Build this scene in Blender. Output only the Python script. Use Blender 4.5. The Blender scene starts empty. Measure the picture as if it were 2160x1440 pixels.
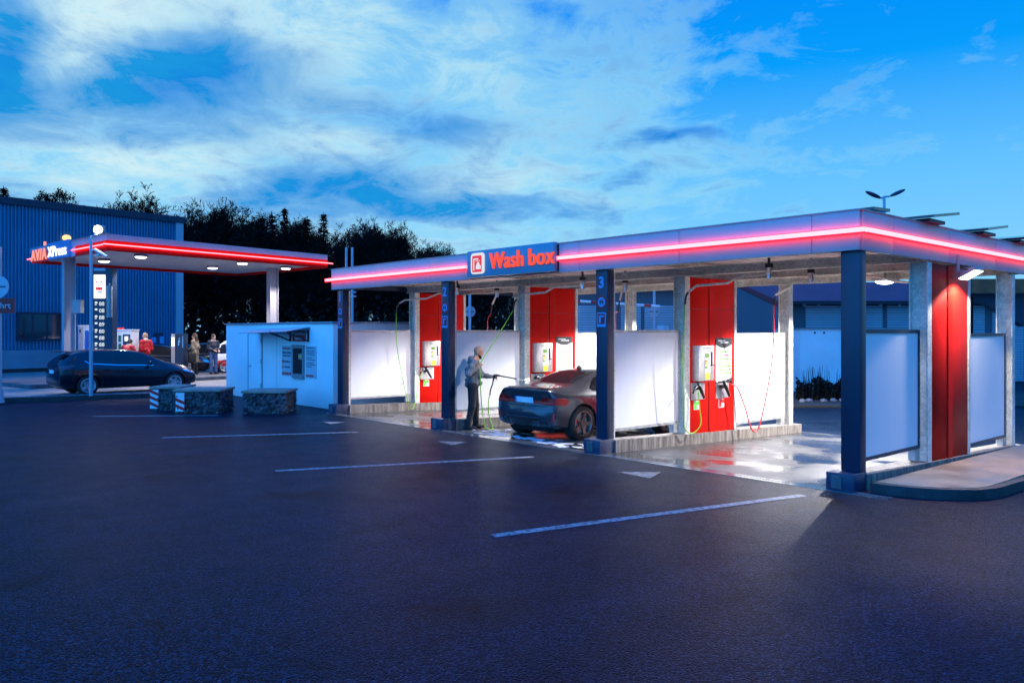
import bpy, bmesh, math, random
import numpy as np
from mathutils import Vector, Matrix
from mathutils.bvhtree import BVHTree
R = math.radians
random.seed(7)
scene = bpy.context.scene
COL = scene.collection

# ------------------------------------------------------------------ camera
EYE = 2.1
FWD = Vector((-0.7435, 0.6687, 0)).normalized()
RGT = Vector((FWD.y, -FWD.x, 0))
cam_d = bpy.data.cameras.new('camera')
cam = bpy.data.objects.new('camera', cam_d); COL.objects.link(cam)
cam.location = (0, 0, EYE)
cam.rotation_euler = (R(90), 0, math.atan2(FWD.y, FWD.x) - R(90))
cam_d.sensor_width = 36; cam_d.lens = 36 * 1690 / 2160.0
cam_d.shift_y = -22 / 2160.0
cam_d.clip_end = 3000; cam_d.clip_start = 0.1
scene.camera = cam
scene.view_settings.view_transform = 'Standard'
scene.view_settings.look = 'None'
scene.view_settings.exposure = 0.0
scene.view_settings.gamma = 1.0
scene.cycles.use_denoising = True
scene.cycles.max_bounces = 6
scene.cycles.sample_clamp_indirect = 8

# surveyed positions: sight lines of the level camera met with real planes
def ray(px, py):
    a = (px - 1080) / 1690.0
    return FWD + RGT * a + Vector((0, 0, (698 - py) / 1690.0))
def G(px, py, z=0.0):
    d = ray(px, py); return Vector((0, 0, EYE)) + d * ((z - EYE) / d.z)
def PX(px, py, X):
    d = ray(px, py); return Vector((0, 0, EYE)) + d * (X / d.x)
def PY(px, py, Y):
    d = ray(px, py); return Vector((0, 0, EYE)) + d * (Y / d.y)
def PD(px, py, D):
    return Vector((0, 0, EYE)) + ray(px, py) * D
def DZ(px, D, z=0.0):
    p = PD(px, 698, D); return Vector((p.x, p.y, z))

# ------------------------------------------------------------------ sky
def build_world():
    w = bpy.data.worlds.new('World'); scene.world = w; w.use_nodes = True
    nt = w.node_tree; N = nt.nodes; L = nt.links; N.clear()
    out = N.new('ShaderNodeOutputWorld'); bg = N.new('ShaderNodeBackground'); L.new(bg.outputs[0], out.inputs[0])
    tc = N.new('ShaderNodeTexCoord'); D = tc.outputs['Generated']
    sep = N.new('ShaderNodeSeparateXYZ'); L.new(D, sep.inputs[0])
    def math_(op, a, b=None, c=None, clamp=False):
        n = N.new('ShaderNodeMath'); n.operation = op; n.use_clamp = clamp
        for i, q in enumerate((a, b, c)):
            if q is None: continue
            if isinstance(q, (int, float)): n.inputs[i].default_value = q
            else: L.new(q, n.inputs[i])
        return n.outputs[0]
    def dot(vec):
        n = N.new('ShaderNodeVectorMath'); n.operation = 'DOT_PRODUCT'; L.new(D, n.inputs[0]); n.inputs[1].default_value = vec
        return n.outputs['Value']
    def ramp(fac, pts, interp='EASE'):
        n = N.new('ShaderNodeValToRGB'); L.new(fac, n.inputs[0]); cr = n.color_ramp; cr.interpolation = interp
        while len(cr.elements) < len(pts): cr.elements.new(0.5)
        for e, (p, c) in zip(cr.elements, pts):
            e.position = p; e.color = (c, c, c, 1) if isinstance(c, (int, float)) else (*c, 1)
        return n.outputs[0]
    def mix(fac, a, b, mode='MIX'):
        n = N.new('ShaderNodeMix'); n.data_type = 'RGBA'; n.blend_type = mode
        for sck, q in ((n.inputs[0], fac), (n.inputs[6], a), (n.inputs[7], b)):
            if isinstance(q, (int, float)): sck.default_value = q
            elif isinstance(q, tuple): sck.default_value = (*q, 1)
            else: L.new(q, sck)
        return n.outputs[2]
    z = math_('MAXIMUM', sep.outputs[2], 0.0)
    right = dot(tuple(RGT)); fwd = dot(tuple(FWD))
    base = ramp(z, [(0.0, (.26, .66, 1.0)), (.10, (.21, .62, 1.0)), (.18, (.13, .54, 1.0)), (.30, (.002, .34, .98)), (.42, (.0, .24, .92)), (1.0, (.0, .14, .75))], 'LINEAR')
    # cloud deck: the direction met with a flat layer overhead
    den = math_('ADD', z, 0.20)
    ux = math_('DIVIDE', right, den); uy = math_('DIVIDE', fwd, den)
    comb = N.new('ShaderNodeCombineXYZ'); L.new(ux, comb.inputs[0]); L.new(uy, comb.inputs[1])
    def noise(scale, detail, rough, dist, off, sx=1.0, sy=1.0):
        mp = N.new('ShaderNodeMapping'); L.new(comb.outputs[0], mp.inputs[0]); mp.inputs['Location'].default_value = off
        mp.inputs['Scale'].default_value = (sx, sy, 1); mp.inputs['Rotation'].default_value = (0, 0, R(18))
        n = N.new('ShaderNodeTexNoise'); L.new(mp.outputs[0], n.inputs['Vector']); n.inputs['Scale'].default_value = scale
        n.inputs['Detail'].default_value = detail; n.inputs['Roughness'].default_value = rough; n.inputs['Distortion'].default_value = dist
        return n.outputs['Fac']
    n1 = noise(SKY['s1'], 10, .58, .25, SKY['o1'], .8, .95)
    n3 = noise(2.0, 9, .64, .5, (5.0, 2.0, 0), 1.0, .85)
    nd = noise(1.1, 5, .6, .2, (9.0, 3.0, 0), 1, 1)
    n4 = noise(4.6, 10, .66, .5, (1.0, 7.0, 0), 1.0, .85)
    # the deck breaks up towards the right-hand side of the view
    sf = math_('MAXIMUM', fwd, .05); az0 = math_('DIVIDE', right, sf); el0 = math_('DIVIDE', z, sf)
    az = math_('MULTIPLY_ADD', math_('SUBTRACT', n3, .5), .20, az0); el = math_('MULTIPLY_ADD', math_('SUBTRACT', nd, .5), .16, el0)
    def bank(items):
        tot = None
        for s0, t0, rs, rt, amp in items:
            u = math_('MULTIPLY', math_('SUBTRACT', az, s0), 1 / rs); v = math_('MULTIPLY', math_('SUBTRACT', el, t0), 1 / rt)
            g = math_('MULTIPLY', math_('EXPONENT', math_('MULTIPLY', math_('MULTIPLY_ADD', u, u, math_('MULTIPLY', v, v)), -1.0)), amp)
            tot = g if tot is None else math_('ADD', tot, g)
        return tot
    cover = ramp(math_('MULTIPLY_ADD', az0, .75, .5, True), [(0.0, .20), (.30, .22), (.48, .19), (.60, .11), (.74, .03), (1.0, 0.0)], 'LINEAR')
    cov = math_('SUBTRACT', cover, 0.12)
    tex = math_('MULTIPLY_ADD', n4, .55, math_('MULTIPLY_ADD', n3, .38, math_('MULTIPLY', n1, .26)))
    lightb = bank([(-.50, .21, .20, .035, .10), (-.22, .245, .08, .022, .09), (-.56, .39, .20, .07, .10), (-.08, .34, .22, .06, .05), (.06, .18, .20, .05, .07), (-.25, .385, .2, .05, .06)])
    darkb = bank([(-.39, .335, .10, .045, .22), (-.64, .36, .07, .10, .24), (-.46, .29, .14, .03, .10), (-.13, .265, .13, .028, .13), (-.20, .17, .17, .05, .17), (-.42, .245, .12, .02, .07), (.06, .355, .10, .035, .05), (.21, .24, .06, .014, .15), (.13, .187, .06, .014, .14), (.02, .14, .12, .02, .13), (-.55, .15, .3, .02, .05)])
    a1 = math_('ADD', math_('ADD', tex, cov), lightb)
    front = ramp(fwd, [(.0, .15), (.45, 1.0)])
    bright = math_('MULTIPLY', ramp(a1, [(.50, 0.0), (.62, .55), (.80, 1.0)], 'LINEAR'), front)
    a2 = math_('ADD', math_('MULTIPLY_ADD', n4, .66, math_('MULTIPLY_ADD', n3, .36, math_('MULTIPLY_ADD', cov, .35, .0))), math_('SUBTRACT', math_('MULTIPLY', darkb, 1.35), math_('MULTIPLY', lightb, .5)))
    dark = math_('MULTIPLY', ramp(a2, [(.54, 0.0), (.66, .6), (.80, 1.0)], 'LINEAR'), front)
    ccol = ramp(z, [(0.0, (.24, .62, .95)), (.10, (.36, .73, .93)), (.3, (.36, .74, .91)), (1, (.10, .42, .85))], 'LINEAR')
    c = mix(bright, base, ccol)
    lit = ramp(a1, [(.66, 0.0), (.86, 1.0)], 'LINEAR')
    c = mix(math_('MULTIPLY', math_('MULTIPLY', lit, bright), .85), c, (.74, .91, .94))
    c = mix(dark, c, mix(1.0, c, (.02, .36, .80), 'MULTIPLY'))
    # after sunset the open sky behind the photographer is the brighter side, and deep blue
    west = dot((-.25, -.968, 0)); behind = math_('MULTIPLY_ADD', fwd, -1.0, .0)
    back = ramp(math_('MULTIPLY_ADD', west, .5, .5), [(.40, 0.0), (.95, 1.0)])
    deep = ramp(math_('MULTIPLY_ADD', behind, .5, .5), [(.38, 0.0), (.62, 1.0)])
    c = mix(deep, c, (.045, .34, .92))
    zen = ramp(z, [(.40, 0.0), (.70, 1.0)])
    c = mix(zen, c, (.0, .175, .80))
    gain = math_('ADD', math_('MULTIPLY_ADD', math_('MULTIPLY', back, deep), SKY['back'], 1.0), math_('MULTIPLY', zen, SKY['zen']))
    low = ramp(sep.outputs[2], [(0.0, .0), (.004, 1.0)])
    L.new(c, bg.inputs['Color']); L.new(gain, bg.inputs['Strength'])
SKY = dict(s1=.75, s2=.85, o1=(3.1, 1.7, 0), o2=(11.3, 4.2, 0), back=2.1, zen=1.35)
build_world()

# ------------------------------------------------------------------ materials
def M(name, col, rough=.5, metal=0.0, spec=.5, var=None, bump=None, coat=0.0, emit=None, estr=0.0, rvar=None):
    m = bpy.data.materials.new(name); m.use_nodes = True
    nt = m.node_tree; N = nt.nodes; L = nt.links; p = N['Principled BSDF']
    p.inputs['Base Color'].default_value = (*col, 1); p.inputs['Roughness'].default_value = rough
    p.inputs['Metallic'].default_value = metal; p.inputs['Specular IOR Level'].default_value = spec
    p.inputs['Coat Weight'].default_value = coat; p.inputs['Coat Roughness'].default_value = .04
    if emit is not None:
        p.inputs['Emission Color'].default_value = (*emit, 1); p.inputs['Emission Strength'].default_value = estr
    tc = N.new('ShaderNodeTexCoord')
    def noise(scale, detail=6):
        n = N.new('ShaderNodeTexNoise'); n.inputs['Scale'].default_value = scale; n.inputs['Detail'].default_value = detail
        L.new(tc.outputs['Object'], n.inputs['Vector']); return n
    if var:
        n = noise(var[0]); mx = N.new('ShaderNodeMix'); mx.data_type = 'RGBA'; a = var[1]
        mr = N.new('ShaderNodeMapRange'); mr.inputs[1].default_value = .35; mr.inputs[2].default_value = .65
        L.new(n.outputs['Fac'], mr.inputs[0]); L.new(mr.outputs[0], mx.inputs[0])
        mx.inputs[6].default_value = (*[c * (1 - a) for c in col], 1); mx.inputs[7].default_value = (*[min(1, c * (1 + a)) for c in col], 1)
        L.new(mx.outputs[2], p.inputs['Base Color'])
    if rvar:
        n = noise(rvar[0]); mr = N.new('ShaderNodeMapRange'); mr.inputs[1].default_value = .38; mr.inputs[2].default_value = .62
        mr.inputs[3].default_value = rvar[1]; mr.inputs[4].default_value = rvar[2]
        L.new(n.outputs['Fac'], mr.inputs[0]); L.new(mr.outputs[0], p.inputs['Roughness'])
    if bump:
        n = noise(bump[0]); b = N.new('ShaderNodeBump'); b.inputs['Strength'].default_value = bump[1]; b.inputs['Distance'].default_value = bump[2] if len(bump) > 2 else .01
        L.new(n.outputs['Fac'], b.inputs['Height']); L.new(b.outputs[0], p.inputs['Normal'])
    return m
def nodes_of(m): return m.node_tree.nodes, m.node_tree.links, m.node_tree.nodes['Principled BSDF']
def emitter(name, col, s):
    return M(name, (0.02, .02, .02), .6, emit=col, estr=s)

def asphalt():
    m = M('asphalt', (.04, .04, .042), .5); N, L, p = nodes_of(m)
    tc = N.new('ShaderNodeTexCoord')
    def nz(s, d, r=.5):
        n = N.new('ShaderNodeTexNoise'); n.inputs['Scale'].default_value = s; n.inputs['Detail'].default_value = d; n.inputs['Roughness'].default_value = r
        L.new(tc.outputs['Object'], n.inputs['Vector']); return n.outputs['Fac']
    def mr(x, a, b, c, d):
        n = N.new('ShaderNodeMapRange'); L.new(x, n.inputs[0])
        for i, v in enumerate((a, b, c, d)): n.inputs[i + 1].default_value = v
        return n.outputs[0]
    big = nz(.35, 6, .6); mid = nz(2.2, 5); fine = nz(55, 3, .7); grit = nz(28, 4, .7)
    def mul(a, b):
        n = N.new('ShaderNodeMath'); n.operation = 'MULTIPLY'; L.new(a, n.inputs[0]); L.new(b, n.inputs[1]); return n.outputs[0]
    # worn tracks run along the way into the bays
    mp = N.new('ShaderNodeMapping'); L.new(tc.outputs['Object'], mp.inputs[0]); mp.inputs['Scale'].default_value = (.9, .08, 1); mp.inputs['Rotation'].default_value = (0, 0, R(-20))
    st = N.new('ShaderNodeTexNoise'); L.new(mp.outputs[0], st.inputs['Vector']); st.inputs['Scale'].default_value = 1.3; st.inputs['Detail'].default_value = 5
    val = mul(mul(mr(big, .3, .7, .88, 1.10), mr(fine, .30, .70, .45, 1.5)), mul(mr(st.outputs['Fac'], .38, .62, .80, 1.12), mr(grit, .3, .7, .75, 1.25)))
    vo = N.new('ShaderNodeTexVoronoi'); vo.inputs['Scale'].default_value = 75; L.new(tc.outputs['Object'], vo.inputs['Vector'])
    sc = N.new('ShaderNodeSeparateColor'); L.new(vo.outputs['Color'], sc.inputs[0])
    chip = N.new('ShaderNodeValToRGB'); L.new(sc.outputs[0], chip.inputs[0]); chip.color_ramp.elements[0].position = .50; chip.color_ramp.elements[0].color = (.35, .35, .35, 1); chip.color_ramp.elements[1].position = 1.0; chip.color_ramp.elements[1].color = (3.6, 3.6, 3.6, 1)
    val = mul(val, chip.outputs[0])
    # damp stains with soft rims
    oil = nz(.9, 4, .55); val = mul(val, mr(oil, .60, .68, 1.0, .45))
    mx = N.new('ShaderNodeMix'); mx.data_type = 'RGBA'; mx.blend_type = 'MULTIPLY'; mx.inputs[0].default_value = 1
    mx.inputs[6].default_value = (.0072, .0135, .0265, 1); L.new(val, mx.inputs[7]); L.new(mx.outputs[2], p.inputs['Base Color'])
    rg = N.new('ShaderNodeMath'); rg.operation = 'ADD'; L.new(mr(big, .35, .65, .0, .05), rg.inputs[0]); L.new(mr(mid, .3, .7, .32, .37), rg.inputs[1])
    L.new(rg.outputs[0], p.inputs['Roughness'])
    b = N.new('ShaderNodeBump'); b.inputs['Strength'].default_value = .9; b.inputs['Distance'].default_value = .007; L.new(fine, b.inputs['Height'])
    b2 = N.new('ShaderNodeBump'); b2.inputs['Strength'].default_value = .35; b2.inputs['Distance'].default_value = .012; L.new(grit, b2.inputs['Height']); L.new(b.outputs[0], b2.inputs['Normal'])
    L.new(b2.outputs[0], p.inputs['Normal']); p.inputs['Specular IOR Level'].default_value = .035
    L.new(vo.outputs['Distance'], b.inputs['Height']); b.invert = True
    return m
def wet_concrete():
    m = M('wet_concrete', (.3, .29, .28), .2); N, L, p = nodes_of(m)
    tc = N.new('ShaderNodeTexCoord')
    n = N.new('ShaderNodeTexNoise'); n.inputs['Scale'].default_value = .9; n.inputs['Detail'].default_value = 6; L.new(tc.outputs['Object'], n.inputs['Vector'])
    r = N.new('ShaderNodeValToRGB'); L.new(n.outputs['Fac'], r.inputs[0]); r.color_ramp.elements[0].position = .42; r.color_ramp.elements[0].color = (.16, .16, .16, 1); r.color_ramp.elements[1].position = .58; r.color_ramp.elements[1].color = (.50, .50, .50, 1)
    L.new(r.outputs[0], p.inputs['Roughness'])
    c = N.new('ShaderNodeValToRGB'); L.new(n.outputs['Fac'], c.inputs[0]); c.color_ramp.elements[0].position = .4; c.color_ramp.elements[0].color = (.034, .032, .031, 1); c.color_ramp.elements[1].position = .62; c.color_ramp.elements[1].color = (.078, .071, .066, 1)
    f = N.new('ShaderNodeTexNoise'); f.inputs['Scale'].default_value = 22; f.inputs['Detail'].default_value = 5; L.new(tc.outputs['Object'], f.inputs['Vector'])
    mx = N.new('ShaderNodeMix'); mx.data_type = 'RGBA'; mx.blend_type = 'OVERLAY'; mx.inputs[0].default_value = .5; L.new(c.outputs[0], mx.inputs[6]); L.new(f.outputs['Color'], mx.inputs[7])
    hs = N.new('ShaderNodeHueSaturation'); hs.inputs['Saturation'].default_value = .25; L.new(mx.outputs[2], hs.inputs['Color'])
    L.new(hs.outputs[0], p.inputs['Base Color'])
    b = N.new('ShaderNodeBump'); b.inputs['Strength'].default_value = .12; b.inputs['Distance'].default_value = .004; L.new(f.outputs['Fac'], b.inputs['Height']); L.new(b.outputs[0], p.inputs['Normal'])
    return m
def galvanised():
    m = M('galvanised_steel', (.45, .46, .44), .5, .15); N, L, p = nodes_of(m)
    tc = N.new('ShaderNodeTexCoord'); v = N.new('ShaderNodeTexVoronoi'); v.inputs['Scale'].default_value = 26; L.new(tc.outputs['Object'], v.inputs['Vector'])
    n = N.new('ShaderNodeTexNoise'); n.inputs['Scale'].default_value = 3.5; n.inputs['Detail'].default_value = 7; L.new(tc.outputs['Object'], n.inputs['Vector'])
    s = N.new('ShaderNodeSeparateColor'); L.new(v.outputs['Color'], s.inputs[0])
    a = N.new('ShaderNodeMath'); a.operation = 'MULTIPLY_ADD'; L.new(s.outputs[0], a.inputs[0]); a.inputs[1].default_value = .35; L.new(n.outputs['Fac'], a.inputs[2])
    r = N.new('ShaderNodeValToRGB'); L.new(a.outputs[0], r.inputs[0]); r.color_ramp.elements[0].position = .4; r.color_ramp.elements[0].color = (.44, .45, .40, 1); r.color_ramp.elements[1].position = .95; r.color_ramp.elements[1].color = (.76, .76, .68, 1)
    L.new(r.outputs[0], p.inputs['Base Color']); return m
def stained_concrete():
    m = M('stained_concrete', (.3, .27, .23), .8); N, L, p = nodes_of(m)
    tc = N.new('ShaderNodeTexCoord'); mp = N.new('ShaderNodeMapping'); mp.inputs['Scale'].default_value = (5, 5, .7); L.new(tc.outputs['Object'], mp.inputs[0])
    n = N.new('ShaderNodeTexNoise'); n.inputs['Scale'].default_value = 2.2; n.inputs['Detail'].default_value = 8; n.inputs['Roughness'].default_value = .7; L.new(mp.outputs[0], n.inputs['Vector'])
    r = N.new('ShaderNodeValToRGB'); L.new(n.outputs['Fac'], r.inputs[0])
    r.color_ramp.elements[0].position = .36; r.color_ramp.elements[0].color = (.065, .052, .038, 1); r.color_ramp.elements[1].position = .66; r.color_ramp.elements[1].color = (.30, .27, .235, 1)
    L.new(r.outputs[0], p.inputs['Base Color'])
    b = N.new('ShaderNodeBump'); b.inputs['Strength'].default_value = .3; b.inputs['Distance'].default_value = .01; L.new(n.outputs['Fac'], b.inputs['Height']); L.new(b.outputs[0], p.inputs['Normal'])
    return m
def rubble(name, a, b, scale):
    m = M(name, a, .8); N, L, p = nodes_of(m)
    tc = N.new('ShaderNodeTexCoord'); v = N.new('ShaderNodeTexVoronoi'); v.inputs['Scale'].default_value = scale; L.new(tc.outputs['Object'], v.inputs['Vector'])
    s = N.new('ShaderNodeSeparateColor'); L.new(v.outputs['Color'], s.inputs[0])
    r = N.new('ShaderNodeValToRGB'); L.new(s.outputs[0], r.inputs[0]); r.color_ramp.elements[0].color = (*a, 1); r.color_ramp.elements[1].color = (*b, 1)
    L.new(r.outputs[0], p.inputs['Base Color'])
    bp = N.new('ShaderNodeBump'); bp.inputs['Strength'].default_value = 1; bp.inputs['Distance'].default_value = .05; bp.invert = True; L.new(v.outputs['Distance'], bp.inputs['Height']); L.new(bp.outputs[0], p.inputs['Normal'])
    return m
def paving():
    m = M('block_paving', (.24, .22, .2), .7); N, L, p = nodes_of(m)
    tc = N.new('ShaderNodeTexCoord'); b = N.new('ShaderNodeTexBrick'); b.inputs['Scale'].default_value = 2.2; L.new(tc.outputs['Object'], b.inputs['Vector'])
    b.inputs['Color1'].default_value = (.30, .28, .26, 1); b.inputs['Color2'].default_value = (.24, .225, .21, 1); b.inputs['Mortar'].default_value = (.10, .095, .09, 1); b.inputs['Mortar Size'].default_value = .015
    n = N.new('ShaderNodeTexNoise'); n.inputs['Scale'].default_value = 1.2; n.inputs['Detail'].default_value = 6; L.new(tc.outputs['Object'], n.inputs['Vector'])
    mx = N.new('ShaderNodeMix'); mx.data_type = 'RGBA'; mx.blend_type = 'MULTIPLY'; mx.inputs[0].default_value = .8; L.new(b.outputs['Color'], mx.inputs[6])
    mr = N.new('ShaderNodeMapRange'); L.new(n.outputs['Fac'], mr.inputs[0]); mr.inputs[1].default_value = .3; mr.inputs[2].default_value = .7; mr.inputs[3].default_value = .6; mr.inputs[4].default_value = 1.15; L.new(mr.outputs[0], mx.inputs[7])
    L.new(mx.outputs[2], p.inputs['Base Color']); return m
def worn_paint():
    m = M('worn_road_paint', (.55, .55, .55), .6); N, L, p = nodes_of(m)
    tc = N.new('ShaderNodeTexCoord'); n = N.new('ShaderNodeTexNoise'); n.inputs['Scale'].default_value = 14; n.inputs['Detail'].default_value = 8; n.inputs['Roughness'].default_value = .75; L.new(tc.outputs['Object'], n.inputs['Vector'])
    r = N.new('ShaderNodeValToRGB'); L.new(n.outputs['Fac'], r.inputs[0]); r.color_ramp.elements[0].position = .38; r.color_ramp.elements[0].color = (.05, .05, .05, 1); r.color_ramp.elements[1].position = .58; r.color_ramp.elements[1].color = (.36, .36, .36, 1)
    L.new(r.outputs[0], p.inputs['Base Color']); return m

def streaked_panel():
    m = M('white_splash_panel', (.78, .78, .78), .32); N, L, p = nodes_of(m); tc = N.new('ShaderNodeTexCoord')
    mp = N.new('ShaderNodeMapping'); mp.inputs['Scale'].default_value = (7, 7, .35); L.new(tc.outputs['Object'], mp.inputs[0])
    n = N.new('ShaderNodeTexNoise'); n.inputs['Scale'].default_value = 1.6; n.inputs['Detail'].default_value = 9; n.inputs['Roughness'].default_value = .65; L.new(mp.outputs[0], n.inputs['Vector'])
    r = N.new('ShaderNodeValToRGB'); L.new(n.outputs['Fac'], r.inputs[0]); r.color_ramp.elements[0].position = .30; r.color_ramp.elements[0].color = (.765, .765, .765, 1); r.color_ramp.elements[1].position = .52; r.color_ramp.elements[1].color = (.80, .80, .80, 1)
    L.new(r.outputs[0], p.inputs['Base Color'])
    q = N.new('ShaderNodeMapRange'); L.new(n.outputs['Fac'], q.inputs[0]); q.inputs[3].default_value = .22; q.inputs[4].default_value = .5; L.new(q.outputs[0], p.inputs['Roughness']); return m
MT = dict(
    asphalt=asphalt(), wetc=wet_concrete(), galv=galvanised(), plinth=stained_concrete(), paint=worn_paint(), paving=paving(),
    navy=M('navy_paint', (.007, .021, .050), .4, var=(3, .15)),
    navy_dark=M('navy_steel', (.012, .03, .07), .4),
    fascia=M('fascia_white', (.46, .43, .46), .38, var=(1.5, .05)),
    white_panel=streaked_panel(), paint_dim=M('faded_road_paint', (.16, .16, .16), .6, var=(9, .5)),
    panel_frame=M('panel_frame', (.42, .43, .42), .4, .5, var=(8, .2)),
    red_panel=M('red_sheet_metal', (.60, .008, .004),   .42, spec=.07, var=(2, .06)),
    red_seam=M('red_seam', (.28, .004, .003), .5),
    soffit=M('soffit_sheet', (.54, .52, .50), .5, var=(2.5, .12)),
    roof=M('roof_sheet', (.25, .26, .28), .6),
    black=M('black_plastic', (.012, .012, .014), .4), rubber=M('rubber', (.012, .012, .012), .75),
    dark=M('dark_cavity', (.006, .006, .008), .9),
    white=M('white_plastic', (.75, .75, .76), .4), steel=M('brushed_steel', (.55, .54, .52), .35, .7, var=(20, .1)),
    grey=M('grey_metal', (.30, .31, .32), .45, .3, var=(6, .1)), chrome=M('chrome', (.75, .75, .78), .12, 1.0),
    yellow=M('yellow_sticker', (.85, .65, .02), .5), green=M('green_label', (.12, .55, .03), .5), orange=M('orange_sticker', (.75, .22, .03), .5),
    red=M('red_label', (.65, .02, .02), .45), blue=M('blue_print', (.02, .16, .65), .4), magenta=M('magenta_print', (.75, .05, .22), .5),
    ink=M('dark_print', (.05, .05, .07), .6),
    lcd=emitter('lcd_green', (.20, .50, .03), .8),
    hose_green=M('lime_hose', (.16, .48, .012), .4), hose_red=M('red_hose', (.75, .03, .03), .4), hose_black=M('black_hose', (.012, .012, .012), .5),
    kiosk=M('kiosk_render', (.82, .82, .82), .7, var=(1.2, .04), bump=(120, .15, .003)),
    hall=M('blue_corrugated_sheet', (.022, .21, .36), .45, .1, var=(.8, .08)), hall_trim=M('hall_trim', (.01, .025, .05), .5),
    hall_base=M('hall_base_panel', (.16, .24, .30), .6, var=(1, .1)),
    glass=M('dark_glass', (.010, .012, .015), .06, 0, .6), glass_blue=M('window_glass', (.012, .02, .035), .05, 0, .8),
    gravel=rubble('gravel', (.02, .025, .03), (.22, .24, .26), 22), stones=rubble('gabion_stones', (.006, .006, .008), (.15, .155, .165), 11),
    wood=M('weathered_wood', (.30, .24, .19), .7, var=(5, .25), bump=(30, .3)),
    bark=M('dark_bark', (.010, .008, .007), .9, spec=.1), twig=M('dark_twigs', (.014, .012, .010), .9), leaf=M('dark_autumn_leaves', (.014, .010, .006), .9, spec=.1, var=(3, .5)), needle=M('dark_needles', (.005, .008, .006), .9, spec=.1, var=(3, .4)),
    kerb=M('kerb_stone', (.10, .10, .11), .75, var=(4, .3), bump=(40, .3)),
    kerb_dark=M('dark_kerb', (.03, .032, .036), .7, var=(4, .3), bump=(40, .3)),
    slab=M('paving_slab', (.32, .225, .15), .55, var=(1.6, .22), bump=(60, .2, .004), rvar=(1.5, .3, .6)),
    pole=M('pole_grey', (.35, .42, .50), .4, .3), shutter=M('roller_shutter', (.36, .40, .46), .5, .1, var=(1, .1)),
    purple_roof=M('purple_fascia_sheet', (.26, .09, .16), .5, var=(1, .1)), garage=M('garage_wall', (.42, .50, .56), .6, var=(.8, .06)), dkwall=M('dark_wall', (.08, .10, .13), .6),
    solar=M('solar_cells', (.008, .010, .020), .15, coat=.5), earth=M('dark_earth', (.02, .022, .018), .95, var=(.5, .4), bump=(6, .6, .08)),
    lens=emitter('lamp_lens', (.90, .88, 1.0), 25.0), lens_soft=emitter('downlight_lens', (.92, .86, 1.0), 9.0), lens_warm=emitter('wall_lamp_lens', (1.0, .93, .82), 7.0),
    flood=emitter('floodlight_lens', (.95, .96, 1.0), 60.0), amber=emitter('amber_lamp', (1.0, .52, .20), 2.0),
    led=emitter('led_core', (1.0, .062, .078), 13.0), led_edge=emitter('led_red_cover', (1.0, .004, .012), 2.6),
    sign_blue=M('sign_blue_grey', (.11, .30, .40), .4), letter_red=emitter('red_channel_letters', (1.0, .085, .022), 1.0), letter_white=emitter('lit_white_letters', (.85, .93, 1.0), 1.6),
    sign_lit_blue=emitter('lit_blue_sign', (.004, .10, .62), .9), letter_red_lit=emitter('lit_red_letters', (1.0, .30, .24), 1.2), panel_lit=emitter('lit_white_panel', (.92, .92, 1.0), 2.2),
    emblem_lit=emitter('lit_emblem', (.85, .85, .92), .9), emblem_red=emitter('lit_emblem_red', (.85, .03, .03), .9),
    digits=emitter('price_digits', (.80, .92, 1.0), .95), badge_blue=M('badge_blue', (.10, .33, .62), .4), badge_red=M('badge_red', (.30, .02, .03), .5),
)

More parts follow.
